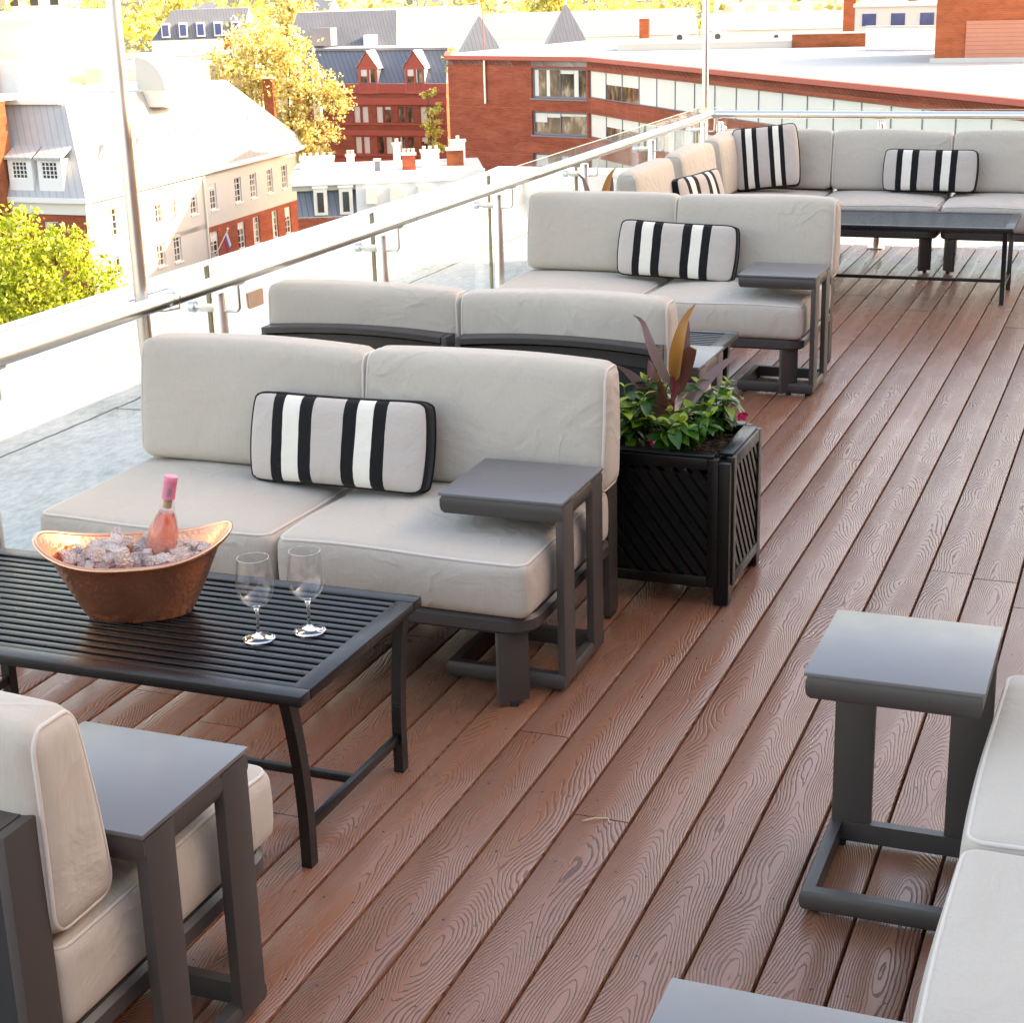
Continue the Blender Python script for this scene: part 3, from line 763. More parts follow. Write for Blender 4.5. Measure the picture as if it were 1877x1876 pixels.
def leaf_oval(m, X, L, W, mat, droop=.25):
    n = 6; V = []; F = []
    for i in range(n+1):
        s = i/n; w = W*math.sin(PI*(s**.8))**.9*.5+.0006; y = L*s; z = -droop*L*s*s
        for k in (-1, 0, 1): V.append((w*k, y, z+abs(k)*w*.35))
    for i in range(n):
        for j in range(2): a = i*3+j; F.append((a, a+1, a+4, a+3))
    m.add(V, F, mat, X)
def shrub(label, cx, cy, z0, h, rad, seed, stems=8, leaf=.062, flowers=()):
    rg = random.Random(seed); o = empty('flowering_shrub', (0, 0, 0)); tag(o, label, 'plant', 'mandevilla plants in the planter')
    ms = MB(); ml = MB()
    for s in range(stems):
        a = 2*PI*s/stems+rg.uniform(-.4, .4); hh = h*rg.uniform(.6, 1.05); rr = rad*rg.uniform(.35, 1.0)
        p0 = Vector((cx+.012*math.cos(a), cy+.012*math.sin(a), z0)); p2 = Vector((cx+rr*math.cos(a), cy+rr*math.sin(a), z0+hh)); p1 = p0.lerp(p2, .5)+Vector((0, 0, hh*.18))
        C = lambda t: p0*(1-t)**2+p1*2*t*(1-t)+p2*t*t
        ms.tube([C(t) for t in np.linspace(0, 1, 7)], .0022, 5, 'stem_green')
        nd = 6
        for k in range(nd):
            t = .28+.72*k/(nd-1); c = C(t); az0 = rg.uniform(0, 6.3)+k*1.57
            for sgn in (0, PI):
                az = az0+sgn; young = k == nd-1
                L = leaf*rg.uniform(.75, 1.2)*(.55 if young else 1); el = rg.uniform(.45, 1.1) if young else rg.uniform(-.45, .45)
                X = Matrix.Translation(c) @ rot(az) @ Matrix.Rotation(el, 4, 'X') @ Matrix.Rotation(rg.uniform(-.5, .5), 4, 'Y')
                leaf_oval(ml, X, L, L*rg.uniform(.5, .62), 'leaf_bud' if young or rg.random() < .10 else 'leaf_gloss', rg.uniform(.1, .45))
    ms.build('stems', parent=o); ml.build('foliage', parent=o, smooth=180, fix=False)
    for fx, fy, fz, az, el in flowers:
        m = MB(); X = TR(fx, fy, fz) @ rot(az) @ Matrix.Rotation(el, 4, 'X')
        m.tube([X @ Vector(p) for p in ((0, 0, 0), (0, .02, .0), (0, .034, .0))], [.002, .003, .006], 8, 'straw')
        for k in range(5):
            leaf_oval(m, X @ TR(0, .032, 0) @ Matrix.Rotation(2*PI*k/5, 4, 'Y') @ Matrix.Rotation(.85, 4, 'X'), .024, .018, 'pink', -.2)
        m.build('flower', parent=o, smooth=180, fix=False)
    return o
shrub('glossy green plant at the front of the planter with a pink bloom', .405, 2.775, .45, .15, .115, 5, 11, .072, flowers=((.352, 2.745, .512, R(115), R(-35)),))
shrub('glossy green flowering plant at the back right of the planter with a red bloom', .475, 2.985, .45, .20, .085, 9, 9, flowers=((.545, 2.97, .565, R(215), -.5),))
shrub('glossy green flowering plant at the left of the planter against the sofa', .235, 2.80, .45, .20, .065, 14, 8)
shrub('glossy green flowering plant behind the ti plant stalk', .25, 3.0, .45, .20, .075, 21, 7)
# far planter whose leaf tips show above the middle sofa
planter('black planter box tucked behind the middle sofa by the railing', -1.27, 6.13)
ti_plant('brown ti plant whose leaf tips rise behind the middle sofa', -1.05, 6.40, .45, 1.06)
m = MB(); m.tube([(.615, 1.169, .003), (.640, 1.185, .007), (.668, 1.199, .004)], .0020, 5, 'straw'); m.tube([(.668, 1.199, .004), (.679, 1.181, .002)], .0013, 5, 'straw'); tag(m.build('twig'), 'thin dry twig lying on the deck boards', 'twig')

# ------------------------------------------------------------------ copper tub, ice, bottle, glasses
ZT = .4555
TC = (-.49, 1.05); TA = R(27)
def tub():
    o = empty('copper_tub', (TC[0], TC[1], ZT), TA); tag(o, 'hammered copper bathtub-shaped ice bucket full of ice', 'ice bucket')
    n = 64; prof = []
    K = 12
    def ring(s, inset=0.):
        # s 0 base .. 1 rim
        out = []
        for i in range(n):
            a = 2*PI*i/n; ca, sa = math.cos(a), math.sin(a)
            zr = .158+.050*abs(ca)**2.6
            z = .004+s*(zr-.004)
            e = s**.9
            rx = .128*(1-e)+.222*e-inset; ry = .082*(1-e)+.126*e-inset; ca = math.copysign(abs(ca)**.86, ca); sa = math.copysign(abs(sa)**.86, sa)
            flare = .010*max(0, (s-.8)/.2)**2
            out.append(((rx+flare)*ca, (ry+flare)*sa, z))
        return out
    V = []; F = []
    S = list(np.linspace(0, 1, K))
    for s in S: V += ring(s)
    for s in reversed(S[1:]): V += ring(s, .006)
    tot = 2*K-1
    for j in range(tot-1):
        for i in range(n): F.append((j*n+i, j*n+(i+1) % n, (j+1)*n+(i+1) % n, (j+1)*n+i))
    F.append(tuple(range(n))[::-1]); F.append(tuple((tot-1)*n+i for i in range(n)))
    m = MB(); m.add(V, F, 'copper'); m.build('body', parent=o, smooth=50)
    m = MB(); rr = ring(1., -.002); m.tube(rr, .0062, 8, 'copper_rim', closed=True); m.build('rolled_rim', parent=o, smooth=180)
tub()
rg = random.Random(6); ico = None
cnt = 0
Xt = TR(TC[0], TC[1], ZT) @ rot(TA)
for _ in range(400):
    if cnt >= 95: break
    a = rg.uniform(-1, 1)*.185; b = rg.uniform(-1, 1)*.088
    if (a/.185)**2+(b/.088)**2 > 1: continue
    lay = rg.random()
    z = .126+.034*lay+.022*max(0, 1-abs(a+.05)/.12)
    m = MB(); s = rg.uniform(.013, .019)
    if ico is None:
        m.box((-1, -.9, -.8), (1, .9, .8), 'ice', None, .22); ico = m.build('ice_cube', smooth=50); ob = ico
    else:
        ob = ico.copy(); COL.objects.link(ob)
    ob.location = Xt @ Vector((a, b, z)); ob.rotation_euler = (rg.uniform(0, 3), rg.uniform(0, 3), rg.uniform(0, 3)); ob.scale = (s, s*rg.uniform(.8, 1.1), s*rg.uniform(.75, 1.1))
    tag(ob, 'clear ice cube heaped in the copper tub', 'ice cube', 'ice cubes in the copper tub'); cnt += 1
def bottle():
    o = empty('wine_bottle', (-.447, 1.062, ZT+.075)); o.rotation_euler = (R(-6), R(11), 0); tag(o, 'rose wine bottle with pink foil neck stuck in the ice', 'bottle')
    P = [(.0, .004), (.030, 0), (.037, .006), (.0385, .02), (.0385, .12), (.036, .145), (.028, .172), (.0185, .200), (.0152, .220), (.0145, .262), (.0150, .264)]
    m = MB(); m.lathe(P, 36, 'bottleglass'); m.build('glass_body', parent=o, smooth=60)
    m = MB(); m.lathe([(.0, .008), (.034, .008), (.036, .02), (.036, .12), (.0335, .145), (.0255, .172), (.018, .188), (0, .1885)], 36, 'wine'); m.build('wine_fill', parent=o, smooth=60)
    m = MB(); m.lathe([(.0162, .222), (.0164, .226), (.0158, .262), (.0166, .264), (.0166, .276), (.0152, .2785), (0, .279)], 28, 'capsule'); c = m.build('foil_capsule', parent=o, smooth=40)
    m = MB(); m.lathe([(0, .198), (.011, .198), (.011, .222), (0, .222)], 16, 'cork'); m.build('cork', parent=o)
    m = MB()  # silver sprig printed on the foil
    for k in range(9):
        a = R(-62)+R(9)*math.cos(k*2.4)*1.2; z = .240+.010*math.sin(k*2.4)*.9
        for q in range(3):
            aa = a+R(5)*(q-1); zz = z+.0025*(1-abs(q-1))
            X = rot(aa-PI/2+PI/2) @ TR(.0160, 0, zz); m.box((0, -.0017, -.0012), (.0007, .0017, .0012), 'silver', X @ Matrix.Rotation(k, 4, 'X'))
    m.build('silver_sprig', parent=c)
bottle()
def wine_glass(label, x, y):
    o = empty('wine_glass', (x, y, ZT)); tag(o, label, 'wine glass', 'empty wine glasses on the slatted table')
    foot = [(.0, .0005), (.037, .0005), (.0385, .002), (.036, .004), (.018, .0085), (.007, .014), (.0042, .024), (.0038, .05), (.0045, .070), (.008, .0785), (.010, .0815), (0, .0825)]
    bowl = [(.0, .0800), (.0085, .0803), (.015, .0832), (.023, .0885), (.034, .0995), (.0425, .116), (.0452, .134), (.0440, .155), (.0400, .182), (.0372, .203), (.0366, .2048)]
    m = MB(); m.lathe(foot, 44, 'glass'); m.build('stem_and_foot', parent=o, smooth=60)
    m = MB(); n = 44
    m.lathe(bowl[:-1], n, 'stemglass'); m.f = [f for f in m.f if len(f) == 4]; m.mi = m.mi[:len(m.f)]; bo = m.build('bowl', parent=o, smooth=60, fix=False)
    m = MB(); m.tube([(.0369*math.cos(a), .0369*math.sin(a), .2038) for a in np.linspace(0, 2*PI, 45)[:-1]], .0008, 6, 'glass', closed=True); m.build('rim', parent=bo, smooth=180)
wine_glass('empty wine glass nearer the copper tub, left of the pair', -.121, .982)
wine_glass('empty wine glass nearer the sofa, right of the pair', -.028, 1.061)
# ------------------------------------------------------------------ the city
GZ = -30.
m = MB(); m.box((-1500, -600, GZ-1), (1200, 3000, GZ), 'asphalt'); tag(m.build('street_ground'), kind='structure')
def wall(m, P0, P1, z0, z1, mat, ops=(), depth=.22):
    P0 = Vector((*P0, 0)); P1 = Vector((*P1, 0)); D = P1-P0; L = D.length; D.normalize(); N = Vector((D.y, -D.x, 0))
    pt = lambda s, z, d=0: (P0.x+D.x*s-N.x*d, P0.y+D.y*s-N.y*d, z)
    xs = sorted({0, L, *[q for o in ops for q in (o[0], o[1])]}); zs = sorted({z0, z1, *[q for o in ops for q in (o[2], o[3])]})
    for a, b in zip(xs, xs[1:]):
        for c, d in zip(zs, zs[1:]):
            if any(o[0] <= (a+b)/2 <= o[1] and o[2] <= (c+d)/2 <= o[3] for o in ops): continue
            m.add([pt(a, c), pt(b, c), pt(b, d), pt(a, d)], [(0, 1, 2, 3)], mat)
    for o in ops:
        a, b, c, d = o[:4]
        m.add([pt(a, c), pt(b, c), pt(b, d), pt(a, d), pt(a, c, depth), pt(b, c, depth), pt(b, d, depth), pt(a, d, depth)], [(0, 1, 5, 4), (1, 2, 6, 5), (2, 3, 7, 6), (3, 0, 4, 7)], mat)
    return P0, D, N
def window(parent, P0, D, N, o, frame='white', glass='wglass', nx=2, nz=2, fw=.10, depth=.22, sill=True, label=None):
    a, b, c, d = o[:4]
    X = Matrix(((D.x, -N.x, 0, P0.x), (D.y, -N.y, 0, P0.y), (0, 0, 1, 0), (0, 0, 0, 1)))
    m = MB(); y0, y1 = depth-.10, depth-.02
    m.box((a, y0, c), (a+fw, y1, d), frame, X); m.box((b-fw, y0, c), (b, y1, d), frame, X)
    m.box((a+fw, y0, c), (b-fw, y1, c+fw), frame, X); m.box((a+fw, y0, d-fw), (b-fw, y1, d), frame, X)
    for i in range(1, nx): q = a+(b-a)*i/nx; m.box((q-.03, y0+.01, c+fw), (q+.03, y1-.01, d-fw), frame, X)
    for i in range(1, nz): q = c+(d-c)*i/nz; m.box((a+fw, y0+.015, q-.03), (b-fw, y1-.015, q+.03), frame, X)
    if sill: m.box((a-.12, -.10, c-.14), (b+.12, depth-.03, c-.002), frame, X)
    w = m.build('window', parent=parent, smooth=None)
    m = MB(); m.box((a, depth-.03, c), (b, depth, d), glass, X); pn = m.build('pane', parent=w, smooth=None)
    if glass == 'wglass' and b-a > .5:
        rr = random.Random(int(a*91+c*37)); m = MB(); k = max(1, int((b-a)/1.2))
        for i in range(k):
            x0 = a+(b-a)*i/k; x1 = a+(b-a)*(i+1)/k; q = rr.random()
            if q < .45: m.box((x0, depth-.045, d-(d-c)*rr.uniform(.15, .6)), (x1-.03, depth-.031, d), 'blind_glare', X)
            elif q < .75: m.box((x0, depth-.045, c), (x0+(x1-x0)*rr.uniform(.2, .5), depth-.031, d), 'blind_glare', X)
        if m.v: m.build('blind', parent=w, smooth=None)
def bnew(name, label, cat='building', group=None): o = empty(name); tag(o, label, cat, group); return o
def part(name, fn, parent, smooth=None, **k):
    m = MB(); fn(m); return m.build(name, parent=parent, smooth=smooth, **k)
def roofquad(m, lo, hi, z0, z1, mat, top=None):
    n = len(lo); v = [(x, y, z0) for x, y in lo]+[(x, y, z1) for x, y in hi]
    m.add(v, [(i, (i+1) % n, n+(i+1) % n, n+i) for i in range(n)], mat); m.add([(x, y, z1) for x, y in hi], [tuple(range(n))], top or mat)

# --- long mansard house: sunlit brick coloured white, shaded lower right left brick
B = bnew('mansard_house', 'long house, sunlit brick coloured white, mansard roof and small dormers, brick end wall at left')
c0, c1, c2, c3 = (-74.5, 104.4), (-76.8, 143.5), (-91, 143), (-88, 104.4)
opsA = [(10.3, 11.6, -17.1, -14.9), (12.9, 14.1, -17.2, -15.0), (3.2, 4.5, -17.1, -14.9), (6.0, 7.3, -17.1, -14.9), (16.3, 17.5, -17.2, -15.0), (10.0, 11.3, -20.6, -18.3), (12.9, 14.1, -20.7, -18.4), (3.2, 4.5, -20.6, -18.3), (6.0, 7.3, -20.6, -18.3)]
ops2 = [(19.9, 21.1, -17.3, -15.1), (24.6, 25.9, -17.3, -15.1), (27.7, 29.0, -17.3, -15.1), (31.2, 32.4, -17.3, -15.1), (34.4, 35.6, -17.3, -15.1)]
ops3 = [(19.3, 20.8, -21.5, -19.15), (24.6, 26.0, -21.5, -19.1), (27.7, 29.0, -21.5, -19.05), (31.7, 32.9, -21.6, -19.05), (34.5, 35.8, -21.6, -19.1)]
mm = MB(); wl = wall(mm, c0, c1, -18.7, -14, 'sunlit_pale', [o for o in opsA if o[3] > -17]+ops2)
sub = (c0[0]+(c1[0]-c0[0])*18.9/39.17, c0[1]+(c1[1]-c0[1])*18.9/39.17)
wall(mm, c0, sub, GZ, -18.7, 'sunlit_pale', [o for o in opsA if o[3] < -18]); mm.build('sunlit_wall', parent=B, smooth=None)
mm = MB(); o3 = [(a-18.9, b-18.9, c, d) for a, b, c, d in ops3]; wl3 = wall(mm, sub, c1, GZ, -18.7, 'brick2', o3); wall(mm, c1, c2, GZ, -14, 'brick2'); mm.build('brick_wall', parent=B, smooth=None)  # plain brick colour marks the wall's shaded lower right part
for o_ in opsA+ops2: window(B, *wl, o_, 'white', 'wglass', 2, 4)
for o_ in o3: window(B, *wl3, o_, 'white', 'wglass', 2, 4)
opsg = [(6.2, 7.6, -17.4, -15.5), (9.6, 10.9, -17.4, -15.5), (6.2, 7.6, -21.4, -19.3), (9.6, 10.9, -21.4, -19.3)]
mm = MB(); wl = wall(mm, c3, c0, GZ, -14.9, 'brick', opsg); mm.build('end_wall', parent=B, smooth=None)
for o_ in opsg: window(B, *wl, o_, 'white', 'wglass', 2, 3)
def fn(m):
    e = .55; m.prism([(c0[0]+e, c0[1]-e), (c1[0]+e, c1[1]+.9), (c2[0]-e, c2[1]+e), (c3[0]-e, c3[1]-e)], -14.0, -13.62, 'white'); m.prism([(c0[0]+.2, c0[1]-.2), (c0[0]+.2, c0[1]+.5), (c3[0], c3[1]+.5), (c3[0], c3[1]-.2)], -14.9, -14.002, 'cream')
part('cornice', fn, B)
def fn(m):
    lo = [(c0[0]+.45, c0[1]-.45), (c1[0]+.45, c1[1]+.8), (c2[0], c2[1]), (c3[0], c3[1]-.45)]
    hi = [(-77.0, 106.7), (-77.5, 131.5), (-88.5, 131.5), (-86.4, 106.7)]
    v = [(x, y, -13.62) for x, y in lo]+[(x, y, -6.75) for x, y in hi]
    m.add(v, [(3, 0, 4, 7)], 'zinc'); m.add(v, [(0, 1, 5, 4), (1, 2, 6, 5), (2, 3, 7, 6)], 'zincw')
    m.add([(x, y, -6.75) for x, y in hi], [(0, 1, 2, 3)], 'membrane')
    m.box((-77.3, 106.3, -6.9), (-86.4, 106.9, -6.55), 'white')
part('mansard_roof', fn, B)
for k, (s0, s1) in enumerate(((4.85, 7.0), (7.55, 9.75))):
    x0 = -85.8+s0; x1 = -85.8+s1; d = MB(); op = [(.32, x1-x0-.45, 1.05-13.3, 2.25-13.2+.0)]
    wd = wall(d, (x0, 104.15), (x1, 104.15), -13.5, -10.75, 'white', op, .15); d.box((x0, 104.16, -13.5), (x0+.12, 106.6, -10.75), 'white'); d.box((x1-.12, 104.16, -13.5), (x1, 106.6, -10.75), 'white')
    d.add([(x0-.15, 103.95, -10.8), (x1+.15, 103.95, -10.8), (x1+.15, 106.9, -9.3), (x0-.15, 106.9, -9.3), (x0-.15, 103.95, -10.62), (x1+.15, 103.95, -10.62), (x1+.15, 106.9, -9.12), (x0-.15, 106.9, -9.12)], [(0, 1, 5, 4), (1, 2, 6, 5), (2, 3, 7, 6), (3, 0, 4, 7), (4, 5, 6, 7)], 'zinc')
    dm = d.build('dormer', parent=B, smooth=None); window(dm, *wd, op[0], 'white', 'dglass', 4, 4, .07, .15, False)
for s in (4.2, 9.5, 14.5, 19.5, 24.0, 29.0):
    y = 104.4+s; xf = -74.9-.055*s; d = MB()
    d.box((xf-3.0, y-.95, -13.2), (xf-.15, y+.95, -11.2), 'white')
    d.add([(xf, y-1.15, -11.2), (xf, y+1.15, -11.2), (xf-3.3, y+1.15, -11.2), (xf-3.3, y-1.15, -11.2), (xf, y, -10.1), (xf-3.3, y, -10.1)], [(0, 1, 4), (1, 2, 5, 4), (2, 3, 5), (3, 0, 4, 5)], 'zincw')
    d.box((xf-.16, y-.5, -12.9), (xf-.09, y+.5, -11.5), 'blind_glare'); d.build('dormer', parent=B, smooth=None)
for i, (x, y, w, h) in enumerate(((-82.5, 108.5, 1.0, 1.3), (-79.6, 110.5, .8, .9), (-80.5, 118.0, .9, 1.1), (-84, 122, 1.2, 1.5), (-79, 126.5, .7, 1.2))):
    part('roof_vent', lambda m: (m.box((x, y, -6.75), (x+w, y+w, -6.75+h), 'white'), m.box((x-.08, y-.08, -6.75+h), (x+w+.08, y+w+.08, -6.55+h), 'cream')), B)
# downpipe
part('downpipe', lambda m: m.tube([(-75.45, 123.1, -14), (-75.45, 123.1, -30)], .09, 8, 'cream'), B)

B = bnew('brick_party_wall', 'plain brown brick party wall at the left edge of the view'); part('wall', lambda m: (m.box((-96, 103.3, -14.8), (-81.15, 104.9, -6.5), 'brick_o'), m.box((-96, 103.2, -6.5), (-81.05, 108, -6.2), 'white')), B)
B = bnew('rooftop_block', 'tall tan rendered rooftop block at the upper left edge'); part('wall', lambda m: m.box((-104, 127.5, -16), (-94.2, 140, -1.4), 'tan'), B); part('cap', lambda m: m.box((-104.2, 127.2, -1.4), (-93.9, 140.2, -.6), 'white'), B)
B = bnew('penthouse_room', 'white boxy penthouse room with a tall window at the left edge')
mm = MB(); op = [(5.3, 6.6, -8.6, -5.6)]; wl = wall(mm, (-101, 119), (-90.2, 119), -10, -4.6, 'white', op); mm.box((-101, 119.3, -10), (-90.2, 126, -4.6), 'white'); mm.build('wall', parent=B, smooth=None); window(B, *wl, op[0], 'cream', 'blind_glare', 1, 1)
part('flue_pipe', lambda m: (m.tube([(-92.35, 118.7, -8.6), (-92.35, 118.7, -4.0)], .16, 8, 'rust'), m.lathe([(.3, 0), (.42, .25), (.1, .5)], 12, 'white', TR(-92.35, 118.7, -4.0))), B)
B = bnew('pale_extension', 'low pale tan rooftop extension behind the white house'); part('wall', lambda m: (m.box((-92, 131, -14), (-83, 138, -5.7), 'tan'), m.box((-92.2, 130.8, -5.7), (-82.8, 138.2, -5.4), 'white')), B)

# white curved canopy on the roofs
B = bnew('curved_canopy', 'white quarter-round canopy beside the tall steel pole', 'canopy')
def fn(m):
    n = 10; V = []; F = []
    for i in range(n+1):
        a = PI/2*i/n; 
        for s in (0, 1): V.append((-77.6+2.7*math.sin(a), 117.5+s*.25, -6.6+2.6*math.cos(a)))
    for i in range(n): F.append((2*i, 2*i+1, 2*i+3, 2*i+2))
    b = m.add(V, F, 'white'); m.add([V[2*i] for i in range(n+1)]+[(-77.6, 117.5, -6.6)], [tuple(range(n+2))], 'membrane')
    V2 = [(x, y+5, z) for x, y, z in V]; 
    for i in range(n): m.add([V[2*i], V[2*i+2], (V[2*i+2][0], 121, V[2*i+2][2]), (V[2*i][0], 121, V[2*i][2])], [(0, 1, 2, 3)], 'white')
part('canopy_shell', fn, B); part('canopy_wall', lambda m: (m.box((-77.5, 117.7, -8), (-75.2, 120.8, -6.62), 'cream')), B)

# --- red mid-rise with dormers
B = bnew('dormered_brick_house', 'red brick building with paired windows and two gabled dormers under a grey mansard')
x0, x1, yf = -88., -70.2, 164.
S = lambda s: s+4.0   # measured from x=-84
wins = []
for a in (2.75, 5.45, 8.05, 10.65):
    for z0, z1 in ((-13.45, -11.65), (-16.75, -14.85), (-20.2, -18.3)):
        for da in (0, .98): wins.append((S(a+da), S(a+da)+.82, z0, z1))
mm = MB(); wl = wall(mm, (x0, yf), (x1, yf), GZ, -9.3, 'brick2', wins); wall(mm, (x1, yf), (x1, yf+14), GZ, -9.3, 'brick2'); mm.build('front_wall', parent=B, smooth=None)
for w_ in wins: window(B, *wl, w_, 'redtrim', random.Random(int(w_[0]*100)+int(w_[2]*10)).choice(['wglass', 'blind_glare', 'blind_glare']), 1, 1, .07, .22, False)  # pale panes: bright reflections put into the colour
part('stone_band', lambda m: [m.box((x0, yf-.10, a), (x1+.1, yf-.003, b), 'redband') for a, b in ((-10.3, -9.3), (-11.5, -10.8), (-15.0+.25, -14.2), (-18.1, -17.3), (-13.62, -13.47), (-16.95, -16.77))], B)
def fn(m):
    v = [(x0, yf-.1, -9.28), (x1+.1, yf-.1, -9.28), (x1-.6, yf+2.2, -5.9), (x0, yf+2.2, -5.9), (x1+.1, yf+14, -9.28), (x1-.6, yf+12, -5.9), (x0, yf+12, -5.9)]
    m.add(v, [(0, 1, 2, 3), (1, 4, 5, 2)], 'slate'); m.add([v[3], v[2], v[5], v[6]], [(0, 1, 2, 3)], 'membrane'); m.box((x0, yf+2.0, -5.95), (x1-.5, yf+2.4, -5.7), 'greytrim')
part('mansard_roof', fn, B)
for a in (3.65, 9.15):
    xa = -84+a; xb = xa+2.3; y = yf-.14; d = MB()
    op = [(.22, 1.08, -10.0, -7.75), (1.22, 2.08, -10.0, -7.75)]
    wd = wall(d, (xa, y), (xb, y), -10.35, -7.6, 'redtrim', op, .15); d.add([(xa-.05, y, -7.6), (xb+.05, y, -7.6), ((xa+xb)/2, y, -6.0)], [(0, 1, 2)], 'redband')
    d.add([(xa, y, -9.3), (xa, y, -7.6), (xa, y+2.4, -7.6), (xa, y+2.4, -9.3)], [(0, 1, 2, 3)], 'redtrim'); d.add([(xb, y, -9.3), (xb, y, -7.6), (xb, y+2.4, -7.6), (xb, y+2.4, -9.3)], [(0, 1, 2, 3)], 'white')
    c = ((xa+xb)/2); d.add([(xa-.25, y-.15, -7.75), (c, y-.15, -5.85), (c, y+3, -5.85), (xa-.25, y+3, -7.75)], [(0, 1, 2, 3)], 'white'); d.add([(xb+.25, y-.15, -7.75), (c, y-.15, -5.85), (c, y+3, -5.85), (xb+.25, y+3, -7.75)], [(0, 1, 2, 3)], 'white')  # sunlit right cheek and right slope: brightness put into the white
    dm = d.build('dormer', parent=B, smooth=None, fix=False)
    for o_ in op: window(dm, *wd, o_, 'redtrim', 'wglass', 1, 1, .07, .15, False)

# --- slate roofs behind
B = bnew('slate_roofed_hall', 'wide grey ribbed roof with a white hip behind the dormered brick building')
lo = [(-101, 185.5), (-88.3, 190.9), (-79.3, 196.5), (-84, 214), (-101, 205)]; hi = [(-100.5, 188.6), (-89.3, 193.6), (-82.3, 199.5), (-85, 210), (-100.5, 202)]
def fn(m):
    v = [(x, y, -7.3) for x, y in lo]+[(x, y, -2.4) for x, y in hi]
    m.add(v, [(0, 1, 6, 5)], 'slate'); m.add(v, [(1, 2, 7, 6), (2, 3, 8, 7), (3, 4, 9, 8)], 'zincw'); m.add(v[5:], [(0, 1, 2, 3, 4)], 'membrane')
part('roof', fn, B); part('wall', lambda m: m.prism(lo, GZ, -7.302, 'cream'), B)
part('roof_hatch', lambda m: m.box((-91.9, 189.2, -6.9), (-90.7, 190.6, -5.2), 'white'), B)
part('louvre', lambda m: m.box((-97.5, 186.3, -6.3), (-94.9, 188.0, -4.2), 'greytrim'), B)
B = bnew('blue_roofed_house', 'blue grey mansard with a row of dormer windows behind the big tree')
lo = [(-123.2, 190.6), (-113, 196.5), (-116, 206), (-126, 200)]; hi = [(-121.4, 193.4), (-113, 198.5), (-116, 204), (-124, 199)]
part('roof', lambda m: roofquad(m, lo, hi, -5.6, -1.9, 'slate'), B); part('wall', lambda m: m.prism(lo, GZ, -5.62, 'cream'), B)
for k in range(5):
    f = .12+k*.2; x = -122.6+f*9.6; y = 190.7+f*5.9
    X = TR(x, y, 0) @ rot(R(30)); part('dormer', lambda m: (m.box((-.55, -.1, -5.3), (.55, 1.6, -3.5), 'white', X), m.box((-.40, -.14, -5.1), (.40, -.1, -3.7), 'bluewin', X)), B)

# --- red brick office with flat white roof
B = bnew('brick_office', 'red brick office with flat white roof and long bands of windows')
P0, P1, P2 = (-56.2, 132.23), (-42.34, 128.1), (-5.2, 85.9); P3 = (8., 70.9); P4 = (30, 75); P5 = (30, 150); P6 = (-53, 168); P7 = (-59.2, 139.5)
ops = [(8.9, 14.42, -8.15, -5.75), (8.9, 14.42, -11.1, -9.2), (8.9, 14.42, -14.6, -12.6), (8.9, 14.42, -18, -16)]
mm = MB(); wl = wall(mm, P0, P1, GZ, -5.0, 'brick', ops, .3); wall(mm, P7, P0, GZ, -5.0, 'brick'); mm.build('front_wall', parent=B, smooth=None)
for o_ in ops: window(B, *wl, o_, 'greytrim', 'wglass', 2, 1, .16, .3, True)
L2 = math.hypot(P3[0]-P1[0], P3[1]-P1[1])
ops = [(.25, L2-1, -8.0, -5.85), (.25, L2-1, -11.1, -9.2), (.25, L2-1, -14.6, -12.6), (.25, L2-1, -18, -16)]
mm = MB(); wl = wall(mm, P1, P3, GZ, -5.0, 'brick', ops, .3); mm.build('side_wall', parent=B, smooth=None)
Pw, Dw, Nw = wl
X = Matrix(((Dw.x, -Nw.x, 0, Pw.x), (Dw.y, -Nw.y, 0, Pw.y), (0, 0, 1, 0), (0, 0, 0, 1)))
rgw = random.Random(2)
for zi, (a, b, c, d) in enumerate(ops):
    n = 24; w = (b-a)/n
    for k in range(n):
        s0 = a+k*w; g = 'blind_glare'
        if k in (1, 2) and zi < 2: g = 'wglass'
        elif rgw.random() < .10 and k > 20: g = 'wglass'
        m = MB(); m.box((s0, .18, c), (s0+.07, .28, d), 'greytrim', X); m.box((s0+.07, .2, d-.08), (s0+w, .28, d), 'greytrim', X); m.box((s0+.07, .2, c), (s0+w, .28, c+.08), 'greytrim', X)
        wb = m.build('window', parent=B, smooth=None)
        m = MB()
        if g == 'wglass': m.box((s0+.07, .24, c+.08), (s0+w, .27, c+(d-c)*.55), 'wglass', X); m.box((s0+.07, .24, c+(d-c)*.55), (s0+w, .27, d-.08), 'blind_glare', X)
        else: m.box((s0+.07, .24, c+.08), (s0+w, .27, d-.08), 'blind_glare', X)
        m.build('pane', parent=wb, smooth=None)
part('coping', lambda m: (m.tube([(*P7, -4.99), (*P0, -4.99), (*P1, -4.99), (*P3, -4.99)], 1., m='redtrim', prof=[(-.28, -.16), (.28, -.16), (.28, .16), (-.28, .16)])), B)
part('flat_roof', lambda m: m.prism([P0, P1, P3, P4, P5, P6, P7], -5.6, -5.05, 'membrane'), B)
part('drainpipe', lambda m: (m.tube([(-52.3, 130.95, -5.2), (-52.3, 130.95, -8.7)], .11, 8, 'steel2'), m.tube([(-52.3, 130.95, -5.2), (-52.3, 130.95, -2.4), (-52.45, 131, .6)], .045, 6, 'rust')), B)
part('floor_joint', lambda m: [m.add([X0 for X0 in ((P0[0]+.0, P0[1]-.012, z), (-47.6, 129.66-.012, z), (-47.6, 129.66-.012, z+.06), (P0[0], P0[1]-.012, z+.06))], [(0, 1, 2, 3)], 'redband') for z in (-9.0, -12.8)], B)
